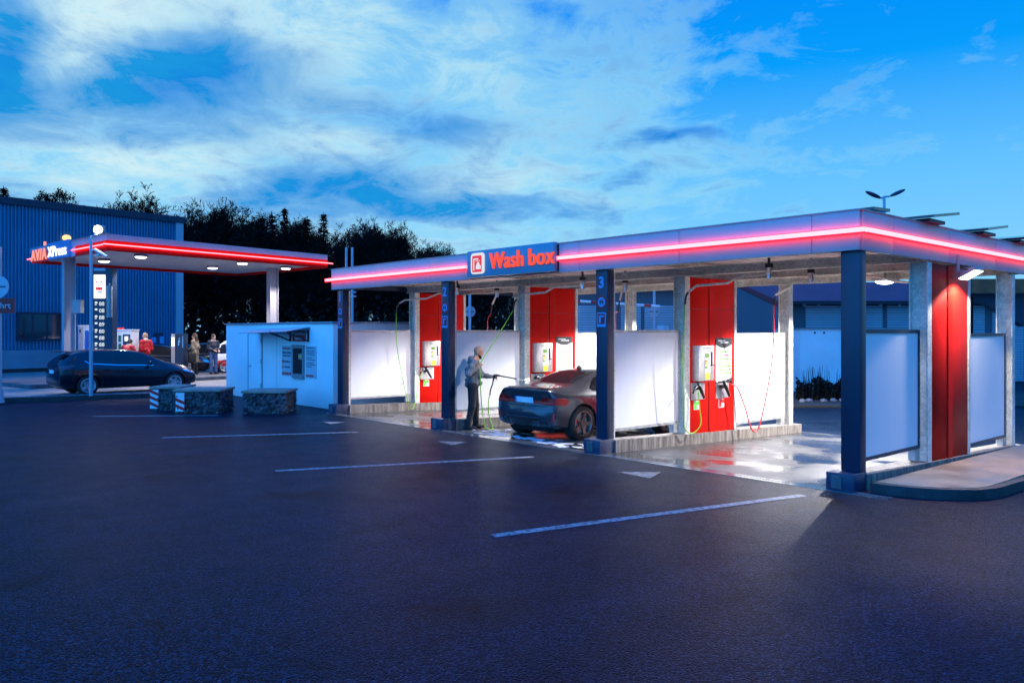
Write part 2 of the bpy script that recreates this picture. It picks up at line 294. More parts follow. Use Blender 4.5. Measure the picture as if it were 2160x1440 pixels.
# ------------------------------------------------------------------ mesh helpers
class MB:
    """collects solids and becomes one mesh object"""
    def __init__(s): s.bm = bmesh.new()
    def box(s, lo, hi, bev=0.0, rot=None, piv=None):
        lo = Vector(lo); hi = Vector(hi); c = (lo + hi) / 2; d = hi - lo
        r = bmesh.ops.create_cube(s.bm, size=1); vs = r['verts']
        for v in vs: v.co = Vector((v.co.x * d.x, v.co.y * d.y, v.co.z * d.z))
        if bev:
            es = list({e for v in vs for e in v.link_edges})
            q = bmesh.ops.bevel(s.bm, geom=es, offset=min(bev, min(abs(x) for x in d) * .45), segments=2, affect='EDGES', profile=.5)
            vs = list({v for f in q['faces'] for v in f.verts} | {v for v in vs if v.is_valid})
        if rot is not None:
            p = Vector(piv) - c if piv is not None else Vector()
            for v in vs: v.co = rot @ (v.co - p) + p
        for v in vs: v.co += c
        return s
    def poly_prism(s, pts, vec):
        a = [s.bm.verts.new(Vector(p)) for p in pts]; b = [s.bm.verts.new(Vector(p) + Vector(vec)) for p in pts]; n = len(a)
        s.bm.faces.new(a[::-1]); s.bm.faces.new(b)
        for i in range(n): s.bm.faces.new((a[i], a[(i + 1) % n], b[(i + 1) % n], b[i]))
        return s
    def face(s, pts):
        s.bm.faces.new([s.bm.verts.new(Vector(p)) for p in pts]); return s
    def tube(s, pts, r, n=8, caps=True):
        pts = [Vector(p) for p in pts]; rs = r if isinstance(r, (list, tuple)) else [r] * len(pts)
        rings = []; prev = None
        for i, p in enumerate(pts):
            t = (pts[min(i + 1, len(pts) - 1)] - pts[max(i - 1, 0)])
            t = t.normalized() if t.length > 1e-9 else Vector((0, 0, 1))
            if prev is None:
                u = t.orthogonal().normalized()
            else:
                u = (prev - t * prev.dot(t)); u = u.normalized() if u.length > 1e-6 else t.orthogonal().normalized()
            prev = u; w = t.cross(u)
            rings.append([s.bm.verts.new(p + (u * math.cos(2 * math.pi * k / n) + w * math.sin(2 * math.pi * k / n)) * rs[i]) for k in range(n)])
        for a, b in zip(rings, rings[1:]):
            for k in range(n): s.bm.faces.new((a[k], a[(k + 1) % n], b[(k + 1) % n], b[k]))
        if caps and n > 2: s.bm.faces.new(rings[0][::-1]); s.bm.faces.new(rings[-1])
        return s
    def cyl(s, a, b, r, n=20, r2=None): return s.tube([a, b], [r, r if r2 is None else r2], n)
    def lathe(s, prof, axis_o, axis_d, n=32, closed=False):
        o = Vector(axis_o); d = Vector(axis_d).normalized(); u = d.orthogonal().normalized(); w = d.cross(u); rings = []
        for (r, h) in prof:
            rings.append([s.bm.verts.new(o + d * h + (u * math.cos(2 * math.pi * k / n) + w * math.sin(2 * math.pi * k / n)) * max(r, 1e-4)) for k in range(n)])
        pairs = list(zip(rings, rings[1:])) + ([(rings[-1], rings[0])] if closed else [])
        for a, b in pairs:
            for k in range(n): s.bm.faces.new((a[k], a[(k + 1) % n], b[(k + 1) % n], b[k]))
        return s
    def sphere(s, c, r, sc=(1, 1, 1), n=12):
        q = bmesh.ops.create_uvsphere(s.bm, u_segments=n * 2, v_segments=n, radius=1)
        for v in q['verts']: v.co = Vector((v.co.x * r * sc[0], v.co.y * r * sc[1], v.co.z * r * sc[2])) + Vector(c)
        return s
    def xf(s, mat): bmesh.ops.transform(s.bm, matrix=mat, verts=s.bm.verts); return s
    def mesh(s, name, smooth=None):
        bmesh.ops.recalc_face_normals(s.bm, faces=s.bm.faces)
        me = bpy.data.meshes.new(name); s.bm.to_mesh(me); s.bm.free()
        if smooth is not None:
            me.polygons.foreach_set('use_smooth', [True] * len(me.polygons))
            if smooth < 180: me.set_sharp_from_angle(angle=R(smooth))
        return me
    def build(s, name, mat, parent=None, smooth=None): return link(name, s.mesh(name, smooth), mat, parent)
def world_of(o):
    m = o.matrix_basis.copy()
    while o.parent is not None:
        m = o.parent.matrix_basis @ o.matrix_parent_inverse @ m if o.parent.parent is None else m
        o = o.parent
        if o.parent is None: break
    return m
LOCAL = [False]
def link(name, me, mat, parent=None):
    o = bpy.data.objects.new(name, me); COL.objects.link(o)
    if mat is not None and not me.materials: me.materials.append(MT[mat] if isinstance(mat, str) else mat)
    if parent is not None:
        o.parent = parent
        if not LOCAL[0] and parent.parent is None and parent.type == 'EMPTY': o.matrix_parent_inverse = parent.matrix_basis.inverted()
    return o
def tag(o, label, cat, group=None):
    o['label'] = label; o['category'] = cat
    if group: o['group'] = group
    return o
def thing(name, label, cat, loc=(0, 0, 0), rz=0.0, group=None):
    o = bpy.data.objects.new(name, None); COL.objects.link(o); o.empty_display_size = .2
    o.location = loc; o.rotation_euler = (0, 0, rz); return tag(o, label, cat, group)
def struct(o): o['kind'] = 'structure'; return o
def copy_tree(o, parent=None):
    c = o.copy(); COL.objects.link(c)
    if parent is not None: c.parent = parent
    for ch in list(o.children): copy_tree(ch, c)
    return c
def text_mesh(body, size, depth=.01, bold=0.0, shear=0.0, sx=1.0, space=1.0):
    cu = bpy.data.curves.new('lettering', 'FONT'); cu.body = body; cu.size = size; cu.extrude = depth / 2; cu.offset = bold; cu.shear = shear
    cu.align_x = 'CENTER'; cu.align_y = 'CENTER'; cu.resolution_u = 4; cu.space_character = space
    o = bpy.data.objects.new('lettering', cu); COL.objects.link(o)
    dg = bpy.context.evaluated_depsgraph_get(); me = bpy.data.meshes.new_from_object(o.evaluated_get(dg))
    bpy.data.objects.remove(o); bpy.data.curves.remove(cu)
    me.materials.clear()
    if sx != 1.0: me.transform(Matrix.Diagonal((sx, 1, 1, 1)))
    return me
def face_matrix(pos, right, normal):
    r = Vector(right).normalized(); n = Vector(normal).normalized(); u = n.cross(r)
    m = Matrix((r, u, n)).transposed().to_4x4(); m.translation = Vector(pos); return m
def put_text(name, body, size, pos, right, normal, mat, parent, **k):
    me = text_mesh(body, size, **k); me.transform(face_matrix(pos, right, normal)); return link(name, me, mat, parent)
def bez(p, n=14):
    """smooth path through points (Catmull-Rom)"""
    p = [Vector(q) for q in p]; P = [p[0] * 2 - p[1]] + p + [p[-1] * 2 - p[-2]]; out = []
    for i in range(1, len(P) - 2):
        for k in range(n):
            t = k / n; a, b, c, d = P[i - 1], P[i], P[i + 1], P[i + 2]
            out.append(.5 * ((2 * b) + (c - a) * t + (2 * a - 5 * b + 4 * c - d) * t * t + (3 * b - a - 3 * c + d) * t ** 3))
    out.append(p[-1]); return out
# ------------------------------------------------------------------ ground
def sstep(a, b, x):
    t = min(1, max(0, (x - a) / (b - a))); return t * t * (3 - 2 * t)
def gz(x, y):
    return -.029 * min(max(y - 10.35, 0), 7.5) * sstep(-21.0, -18.6, x)
def sheet(name, x0, x1, y0, y1, mat, dz, step=1.0, poly=None):
    mb = MB(); nx = max(1, int((x1 - x0) / step)); ny = max(1, int((y1 - y0) / step))
    g = [[mb.bm.verts.new((x0 + (x1 - x0) * i / nx, y0 + (y1 - y0) * j / ny, 0)) for j in range(ny + 1)] for i in range(nx + 1)]
    for r in g:
        for v in r: v.co.z = gz(v.co.x, v.co.y) + dz
    for i in range(nx):
        for j in range(ny): mb.bm.faces.new((g[i][j], g[i + 1][j], g[i + 1][j + 1], g[i][j + 1]))
    return mb.build(name, mat, None, 180)
def build_ground():
    xs = [-1500, -300, -80, -40] + [-30 + .6 * i for i in range(58)] + [8, 20, 60, 300, 1500]
    ys = [-1500, -300, -60, -10, 0, 5] + [9.75 + .3 * i for i in range(31)] + [22, 26, 40, 80, 300, 1500]
    mb = MB(); g = [[mb.bm.verts.new((x, y, gz(x, y))) for y in ys] for x in xs]
    for i in range(len(xs) - 1):
        for j in range(len(ys) - 1): mb.bm.faces.new((g[i][j], g[i + 1][j], g[i + 1][j + 1], g[i][j + 1]))
    struct(mb.build('asphalt_ground', 'asphalt', None, 180))
    struct(sheet('wash_bay_floor', -18.02, -5.06, 10.36, 17.2, 'wetc', .004, .3))
    # drainage channel before the bays
    mb = MB()
    mb.box((-18.4, 10.14, -.02), (-4.3, 10.19, .006)).box((-18.4, 10.28, -.02), (-4.3, 10.33, .006))
    for i in range(280): mb.box((-18.4 + i * .05, 10.19, -.02), (-18.4 + i * .05 + .022, 10.28, .003))
    struct(mb.build('drain_channel', M('wet_drain_steel', (.35, .34, .33), .14, .6)))
    # parking lines and arrows
    def line(a, b, w):
        a = Vector((*a, 0)); b = Vector((*b, 0)); t = (b - a).normalized(); n = Vector((-t.y, t.x, 0)) * w / 2
        mb = MB(); mb.face([a + n + Vector((0, 0, .004)), a - n + Vector((0, 0, .004)), b - n + Vector((0, 0, .004)), b + n + Vector((0, 0, .004))])
        struct(mb.build('painted_line', 'paint'))
    for a, b in (((-6.24, 5.35), (-5.13, 9.63)), ((-11.32, 5.4), (-9.70, 9.2)), ((-16.33, 5.43), (-14.5, 8.75)), ((-21.56, 5.52), (-19.72, 7.89))): line(a, b, .13)
    for tri in (((-7.84, 9.15), (-7.38, 9.62), (-7.18, 9.10)), ((-12.3, 9.15), (-11.83, 9.52), (-11.72, 9.05)), ((-16.75, 9.15), (-16.3, 9.5), (-16.2, 9.05))):
        mb = MB(); mb.face([(x, y, .004) for x, y in tri]); struct(mb.build('painted_arrow', 'paint_dim'))
    # pavement island at the right
    r = 1.05; xr = -3.57; yf = 10.56
    out = [(-4.62, yf)] + [(xr - r + r * math.sin(R(a)), yf + r - r * math.cos(R(a))) for a in range(0, 91, 10)] + [(xr, 26), (-4.62, 26)]
    mb = MB(); mb.poly_prism([(x, y, gz(-6, y) - .05) for x, y in out], (0, 0, .05 + .135))
    struct(mb.build('pavement_island', 'slab'))
    kr = []; 
    for (x, y), (nx, ny) in zip(out[:-1], [(0, -1)] + [(math.sin(R(a)), -math.cos(R(a))) for a in range(0, 91, 10)] + [(1, 0)]):
        kr.append((x, y, nx, ny))
    mb = MB()
    kk = []
    for p, q in zip(kr, kr[1:]):
        ln = math.hypot(q[0] - p[0], q[1] - p[1]); m = max(1, round(ln / 1.0)); g = min(.012, ln * .04)
        for s in range(m):
            f0, f1 = s / m + (g / ln if s or ln > .5 else 0), (s + 1) / m
            kk.append((tuple(p[i] + (q[i] - p[i]) * f0 for i in range(2)) + ((p[2], p[3]) if s == 0 else (q[2], q[3])), tuple(p[i] + (q[i] - p[i]) * f1 for i in range(2)) + (q[2], q[3])))
    for (x, y, nx, ny), (x2, y2, n2x, n2y) in kk:
        w = .12
        a = [(x + nx * .003, y + ny * .003), (x + nx * w, y + ny * w), (x2 + n2x * w, y2 + n2y * w), (x2 + n2x * .003, y2 + n2y * .003)]
        mb.poly_prism([(p, q, gz(-6, q) - .05) for p, q in a], (0, 0, .05 + .13))
    struct(mb.build('island_kerb', 'kerb_dark'))
    mb = MB(); c = Vector((-4.05, 12.5, gz(-6, 12.5) + .137)); mb.cyl(c, c + Vector((0, 0, .006)), .09, 20)
    tag(mb.build('drain_cover', 'kerb_dark'), 'small round dark drain cover set in the beige pavement island', 'drain cover')
    # filling-station forecourt
    sheet_ = MB(); sheet_.poly_prism([(-28.0, -6, .0), (-27.5, 4.6, 0), (-26.7, 8.2, 0), (-26.4, 11.6, 0), (-26.4, 21.9, .0), (-75, 21.9, 0), (-75, -30, 0), (-28.0, -30, 0)], (0, 0, .06)); struct(sheet_.build('forecourt_paving', 'paving'))
    kb = [(-28.0, -6), (-27.45, 4.6), (-26.6, 8.2), (-26.3, 11.6)]
    mb = MB()
    for (x, y), (x2, y2) in zip(kb, kb[1:]):
        t = Vector((x2 - x, y2 - y, 0)).normalized(); n = Vector((t.y, -t.x, 0))
        mb.poly_prism([(x, y, -.05), (x + n.x * .16, y + n.y * .16, -.05), (x2 + n.x * .16, y2 + n.y * .16, -.05), (x2, y2, -.05)], (0, 0, .19))
    struct(mb.build('forecourt_kerb', 'kerb_dark'))
    mb = MB(); pts = [(x - .01, y, 0) for x, y in kb] + [(-27.3, 14.2, 0), (-27.5, 9, 0), (-27.62, 4.5, 0), (-28.3, -6, 0)]
    n = 26
    L = [Vector(p) for p in pts[:4]]; Rr = [Vector(p) for p in pts[4:]][::-1]
    def along(P, t):
        t *= len(P) - 1; i = min(int(t), len(P) - 2); return P[i].lerp(P[i + 1], t - i)
    rows = []
    rnd = random.Random(3)
    for i in range(61):
        a = along(L, i / 60); b = along(Rr, i / 60)
        rows.append([mb.bm.verts.new(a.lerp(b, k / 10) + Vector((0, 0, .05 + .10 * math.sin(math.pi * min(1, .12 + .88 * k / 10)) ** .6 + rnd.uniform(-.012, .012)))) for k in range(11)])
    for p, q in zip(rows, rows[1:]):
        for k in range(10): mb.bm.faces.new((p[k], q[k], q[k + 1], p[k + 1]))
    o = mb.build('gravel_strip', 'gravel', None, 180); o['kind'] = 'stuff'
    # fuelling island where people stand
    ang = R(8.4); ux = Vector((math.cos(ang), math.sin(ang), 0)); uy = Vector((-math.sin(ang), math.cos(ang), 0)); c0 = Vector((-34.2, 12.0, 0))
    mb = MB(); mb.poly_prism([c0 + ux * a + uy * b for a, b in ((-2.6, -6), (1.15, -6), (1.15, 8), (-2.6, 8))], (0, 0, .2)); struct(mb.build('fuelling_island', 'kerb'))
    mb = MB()
    mb.poly_prism([(-1500, 22, .0), (-18, 22, .0), (-12, 60, 0), (-12, 1400, 0), (-1500, 1400, 0)], (0, 0, .05)); struct(mb.build('forest_floor', 'earth'))
build_ground()

# ------------------------------------------------------------------ wash box
XD = [-18.15, -13.74, -9.27, -4.89]
BAY = [-15.95, -11.5, -7.08]
FY = 10.36       # fascia face
FX = -4.72
def build_wash_box():
    root = thing('wash_box', 'long low white self-service car wash hall with pink light strip and red piers', 'car wash', (-11.5, 14, 0))
    # fascia panels
    mb = MB()
    edges = [-18.5, -16.5, -14.35, -13.02]
    segs = [(-18.5, -16.4), (-16.4, -14.2), (-14.2, -12.84), (-10.25, -9.75), (-9.75, -7.6), (-7.6, -5.4), (-5.4, FX - .02)]
    for a, b in segs:
        if a == -10.25: mb.build('fascia', 'fascia', root, 40); mb = MB()
        mb.box((a + .004, FY, 3.16), (b - .004, FY + .06, 3.68), .006)
    mb.build('fascia', 'fascia', root, 40); mb = MB()
    for a, b in ((FY + .061, 11.35), (11.35, 13.4), (13.4, 15.5), (15.5, 17.6)): mb.box((FX - .06, a + .004, 3.16), (FX, b - .004, 3.68), .006)
    mb.build('fascia', 'fascia', root, 40)
    mb = MB(); mb.box((-18.48, FY + .062, 3.18), (FX - .07, FY + .10, 3.66)).box((FX - .10, FY + .062, 3.18), (FX - .062, 17.58, 3.66)).box((-18.5, FY + .1, 3.19), (-18.46, 17.58, 3.66)).box((-18.46, 17.54, 3.19), (FX - .1, 17.58, 3.66))
    mb.build('fascia_backing', 'navy_dark', root)
    mb = MB(); mb.box((-18.52, FY - .01, 3.681), (FX + .01, FY + .13, 3.70)).box((FX - .13, FY + .13, 3.681), (FX + .01, 17.6, 3.70)); mb.build('parapet_cap', 'grey', root)
    # ribbed soffit with roof above
    mb = MB(); x = -18.44; prof = []
    while x < FX - .12:
        for dx, z in ((0, 3.44), (.10, 3.44), (.125, 3.485), (.225, 3.485)): prof.append((min(x + dx, FX - .11), z))
        x += .25
    a = [mb.bm.verts.new((px, FY + .11, z)) for px, z in prof]; b = [mb.bm.verts.new((px, 17.53, z)) for px, z in prof]
    for i in range(len(prof) - 1): mb.bm.faces.new((a[i], a[i + 1], b[i + 1], b[i]))
    mb.build('soffit', 'soffit', root)
    mb = MB(); mb.box((-18.45, FY + .11, 3.50), (FX - .11, 17.53, 3.58)); mb.build('roof', 'roof', root)
    # purlins on the column heads
    for y in (12.66, 14.34, 16.6):
        mb = MB(); mb.box((-18.4, y - .05, 3.14), (FX - .12, y + .05, 3.16)).box((-18.4, y - .006, 3.16), (FX - .12, y + .006, 3.28)).box((-18.4, y - .05, 3.28), (FX - .12, y + .05, 3.30)); mb.build('purlin', 'galv', root)
    mb = MB(); mb.box((-18.4, 10.50, 3.165), (FX - .12, 10.56, 3.43)); mb.build('front_beam', 'galv', root)
    for x in XD:
        for yy0, yy1 in ((10.57, 17.5),):
            mb = MB(); mb.box((x - .04, yy0, 3.31), (x + .04, yy1, 3.43)); mb.build('rafter', 'galv', root)
    # lit strips
    def strip(a, b, nrm):
        a = Vector(a); b = Vector(b); n = Vector(nrm)
        mb = MB(); mb.poly_prism([a + n * .045 + Vector((0, 0, -.026)), a + n * .09 + Vector((0, 0, -.026)), a + n * .09 + Vector((0, 0, .034)), a + n * .045 + Vector((0, 0, .034))], b - a)
        o = mb.build('light_strip', 'led', root)
        mb = MB(); up = Vector((0, 0, 1))
        mb.poly_prism([a + n * .055 - up * .052, a + n * .088 - up * .052, a + n * .088 - up * .027, a + n * .055 - up * .027], b - a)
        mb.poly_prism([a + n * .055 + up * .035, a + n * .086 + up * .035, a + n * .086 + up * .043, a + n * .055 + up * .043], b - a)
        mb.build('strip_cover', 'led_edge', o)
    z = 3.41
    for a, b in ((-18.66, -15.6), (-15.595, -12.86), (-10.21, -7.5), (-7.495, -5.6), (-5.595, FX + .085)): strip((a, FY, z), (b, FY, z), (0, -1, 0))
    for a, b in ((FY + .0, 11.55), (11.555, 13.15), (13.155, 15.2), (15.205, 17.6)): strip((FX, a, z), (FX, b, z), (1, 0, 0))
    # dividers
    for i, x in enumerate(XD):
        mb = MB(); mb.box((x - .13, 10.42, .24), (x + .13, 10.60, 3.16), .008)
        pil = mb.build('front_pillar', 'navy', root, 40); pil['label'] = 'navy front pillar of the wash hall' + ('', ' with the number 1', ' with the number 2', ' with the number 3')[(i + 1) % 4]
        if i < 3:
            c = Vector((x, 10.419, 2.95)); k = 'badge_blue'
            put_text('number', str(i + 1), .27, (x, 10.416, 2.93), (1, 0, 0), (0, -1, 0), 'badge_blue', pil, bold=.008)
            mb = MB(); mb.lathe([(.118, 0), (.118, .006), (.085, .006), (.085, 0)], (x, 10.42, 2.60), (0, -1, 0), 28, True); ring = mb.build('prohibition_ring', 'badge_red', pil)
            mb = MB(); mb.cyl((x, 10.421, 2.60), (x, 10.416, 2.60), .083, 24); mb.build('ring_field', 'badge_blue', ring)
            mb = MB()
            for dx in (-.035, .012): mb.box((x + dx, 10.412, 2.56), (x + dx + .022, 10.4155, 2.645))
            mb.box((x - .06, 10.412, 2.595), (x + .06, 10.4156, 2.61)); mb.build('ring_mark', 'navy_dark', ring)
            mb = MB(); mb.box((x - .1, 10.414, 2.17), (x + .1, 10.421, 2.42), .003); sq = mb.build('lance_symbol_plate', 'badge_blue', pil)
            mb = MB(); mb.box((x - .08, 10.410, 2.22), (x + .08, 10.4135, 2.40)); mb.build('symbol_field', 'badge_red', sq)
            mb = MB(); mb.box((x - .05, 10.406, 2.24), (x - .01, 10.4095, 2.34)).box((x - .05, 10.406, 2.342), (x + .06, 10.4095, 2.37)); mb.build('symbol_mark', 'badge_blue', sq)
        mb = MB(); mb.box((x - .24, 10.22, -.05), (x + .14, 10.60, .238), .012); blk = mb.build('pillar_block', 'navy_dark', root, 40)
        mb = MB(); mb.box((x - .16, 10.205, .03), (x - .02, 10.219, .2), .004); mb.build('cover_plate', 'kerb', blk)
        mb = MB(); mb.box((x - .10, 10.601, .21), (x + .10, 10.66, 3.14)); mb.build('galvanised_post', 'galv', root)
        # plinth following the fall of the floor
        mb = MB(); pts = [(10.605, -.06), (17.0, gz(-8, 17.0) - .06), (17.0, gz(-8, 17.0) + .19), (10.605, .205)]
        mb.poly_prism([(x - .17, y, z) for y, z in pts], (.34, 0, 0)); mb.build('plinth', 'plinth', root)
        # splash panels in frames
        for (y0, y1, z0, z1) in ((10.665, 12.62, .34, 2.12), (14.43, 16.52, .16, 2.06)):
            mb = MB(); mb.box((x - .02, y0 + .05, z0 + .05), (x + .02, y1 - .05, z1 - .05)); pn = mb.build('splash_panel', 'white_panel', root)
            mb = MB(); mb.box((x - .035, y0, z1 - .05), (x + .035, y1, z1)).box((x - .035, y0, z0), (x + .035, y1, z0 + .05)).box((x - .035, y0, z0 + .05), (x + .035, y0 + .05, z1 - .05)).box((x - .035, y1 - .05, z0 + .05), (x + .035, y1, z1 - .05))
            mb.build('panel_frame', 'panel_frame' if i < 3 else 'navy', pn)
            mb = MB()
            for zz in np.linspace(z0 + .12, z1 - .12, 5):
                for yy in (y0 + .025, y1 - .025): mb.cyl((x + .0355, yy, zz), (x + .040, yy, zz), .010, 8)
            o = mb.build('fixings', 'chrome', pn); o['kind'] = 'stuff'
            mb = MB(); mb.box((x - .05, y1 - .22, z0 - .16), (x + .05, y1 - .06, z0 - .005)); mb.build('panel_foot', 'panel_frame', pn)
        # columns
        for y0, y1 in ((12.64, 12.80), (14.33, 14.42), (16.53, 16.68)):
            zb = gz(-8, y0) + .17
            mb = MB(); mb.box((x - .135, y0, zb), (x - .115, y1, 3.138)).box((x + .115, y0, zb), (x + .135, y1, 3.138)).box((x - .114, (y0 + y1) / 2 - .01, zb), (x + .114, (y0 + y1) / 2 + .01, 3.137)); mb.build('column', 'galv', root)
        # red technical pier
        y0, y1, zb = 12.81, 14.32, .10
        mb = MB(); mb.box((x - .128, y0, zb), (x + .128, y1, 3.13), .01); pier = mb.build('red_pier', 'red_panel', root, 40)
        for sx in (1, -1):
            mb = MB(); X = x + sx * .128
            mb.box((min(X, X + sx * .018), y0 + .62, zb), (max(X, X + sx * .018), y0 + .80, 3.125), .004); mb.build('pier_rib', 'red_panel', pier)
            mb = MB()
            for yy in (y0 + .60, y0 + .815): mb.box((min(X, X + sx * .003), yy - .006, zb), (max(X, X + sx * .003), yy + .006, 3.12))
            mb.box((min(X, X + sx * .004), y0 + .005, 2.52), (max(X, X + sx * .004), y1 - .005, 2.535)) if i < 3 else None
            mb.build('pier_seam', 'red_seam', pier)
    # sign on the fascia
    sg = thing('wash_box_sign', 'blue-grey fascia board with red letters and a lit car emblem above the middle bay', 'sign', (-11.7, FY, 3.2))
    mb = MB(); mb.box((-12.78, FY - .10, 3.185), (-10.28, FY - .002, 3.715), .006); bd = mb.build('sign_board', 'sign_blue', sg, 40)
    for w, p0, p1 in (('Wash', 1033, 1103), ('box', 1116, 1169)):
        me = text_mesh(w, .45, depth=.05, space=1.05); xs = [v.co.x for v in me.vertices]
        X0, X1 = PY(p0, 550, FY - .125).x, PY(p1, 550, FY - .125).x; k = (X1 - X0) / (max(xs) - min(xs))
        me.transform(Matrix.Translation(((X0 + X1) / 2 - k * (max(xs) + min(xs)) / 2, 0, 0)) @ Matrix.Diagonal((k, 1, 1, 1)))
        ys = [v.co.y for v in me.vertices]
        me.transform(face_matrix((0, FY - .125, 3.32 - min(ys)), (1, 0, 0), (0, -1, 0))); link('word', me, 'letter_red', sg)
    def rounded(w, h, r, cx, cz, y):
        pts = []
        for sx, sz, a0 in ((1, 1, 0), (-1, 1, 90), (-1, -1, 180), (1, -1, 270)):
            for k in range(5):
                a = R(a0 + 22.5 * k); pts.append((cx + sx * (w / 2 - r) + r * math.cos(a), y, cz + sz * (h / 2 - r) + r * math.sin(a)))
        return pts
    ex, ez = -12.42, 3.455
    mb = MB(); mb.poly_prism(rounded(.40, .42, .07, ex, ez, FY - .101), (0, -.03, 0)); em = mb.build('emblem_plate', 'emblem_lit', sg)
    mb = MB(); mb.poly_prism(rounded(.29, .33, .02, ex, ez - .01, FY - .1325), (0, -.008, 0)); mb.build('emblem_field', 'emblem_red', em)
    mb = MB(); y = FY - .142
    mb.poly_prism([(ex + a, y, ez + b) for a, b in ((-.02, -.12), (.13, -.12), (.13, -.05), (.10, -.04), (.07, .02), (.02, .02), (-.01, -.04), (-.02, -.05))], (0, -.006, 0))
    mb.box((ex - .10, y - .006, ez - .14), (ex - .075, y, ez + .10)).box((ex - .0745, y - .006, ez + .075), (ex + .05, y, ez + .10))
    for k in range(3): mb.box((ex - .02 + k * .045, y - .006, ez + .035), (ex - .005 + k * .045, y, ez + .062))
    mb.build('emblem_car_mark', 'emblem_lit', em)
build_wash_box()

def spot(name, loc, target, power, size, blend, col, rad, parent=None):
    d = bpy.data.lights.new(name, 'SPOT'); d.energy = power; d.spot_size = R(size); d.spot_blend = blend; d.color = col; d.shadow_soft_size = rad
    o = bpy.data.objects.new(name, d); COL.objects.link(o); o.location = loc
    o.rotation_euler = (Vector(target) - Vector(loc)).to_track_quat('-Z', 'Y').to_euler()
    if parent is not None: o.parent = parent; o.matrix_parent_inverse = parent.matrix_basis.inverted()
    return o
LP = dict(bay=3800, front=380, wall=470, canopy=600, flood=60)
def build_bay_lamps():
    for k, bx in enumerate(BAY):
        x, y, z = bx + .12, 16.35, 3.10
        t = thing('ceiling_lamp', ('lit white lamp under the wash roof in the bay farthest left', 'lit white lamp under the wash roof above the parked coupe', 'bright white lamp under the wash roof in the empty bay nearest the corner')[k], 'ceiling lamp', (x, y, z), 0, 'lamps under the wash roof')
        mb = MB(); mb.box((x - .22, y - .16, z), (x + .22, y + .16, z + .07), .015).box((x - .02, y - .02, z + .07), (x + .02, y + .02, 3.44)); mb.build('housing', 'grey', t, 40)
        mb = MB(); mb.sphere((x, y, z), .17, (1.1, .8, .35), 8); mb.build('lens', 'lens', t, 180)
        spot('lamp_light', (x, y, z - .07), (x, y - .0, 0), LP['bay'], 150, .22, (1.0, .97, 1.0), .06, t)
    for k, bx in enumerate(BAY):
        x, y, z = bx + .1, 11.45, 3.33
        t = thing('ceiling_lamp', 'small front lamp behind the fascia of the ' + ('left bay', 'middle bay', 'right bay')[k], 'ceiling lamp', (x, y, z), 0, 'lamps under the wash roof')
        mb = MB(); mb.box((x - .3, y - .07, z), (x + .3, y + .07, z + .10), .01); mb.build('housing', 'grey', t, 40)
        mb = MB(); mb.box((x - .28, y - .05, z - .012), (x + .28, y + .05, z - .001)); mb.build('lens', 'lens_soft', t)
        spot('lamp_light', (x, y, z - .04), (x, y + .6, 0), LP['front'], 125, .4, (1.0, .97, 1.0), .1, t)
    # wall lamp over the outer red pier
    x, y, z = FX + .20, 13.72, 2.98
    t = thing('wall_lamp', 'angled flood lamp hung from the fascia over the outer red pier', 'wall lamp', (x, y, z))
    rot = Matrix.Rotation(R(-28), 3, 'Y'); pv = Vector((x, y, z))
    mb = MB(); mb.box((x - .15, y - .2, z), (x + .15, y + .2, z + .05), .01, rot, pv); mb.build('housing', 'grey', t, 40)
    mb = MB(); mb.box((x - .13, y - .18, z - .012), (x + .13, y + .18, z - .001), 0, rot, pv); mb.build('lens', 'lens_warm', t)
    mb = MB(); mb.box((FX + .001, y - .03, 3.02), (FX + .03, y + .03, 3.3)).box((FX + .03, y - .02, 3.02), (FX + .12, y + .02, 3.06)); mb.build('bracket', 'grey', t)
    spot('lamp_light', (x - .02, y, z - .05), (x + .22, y, 0), LP['wall'], 140, .15, (1.0, .86, .70), .08, t).data.specular_factor = .15
build_bay_lamps()

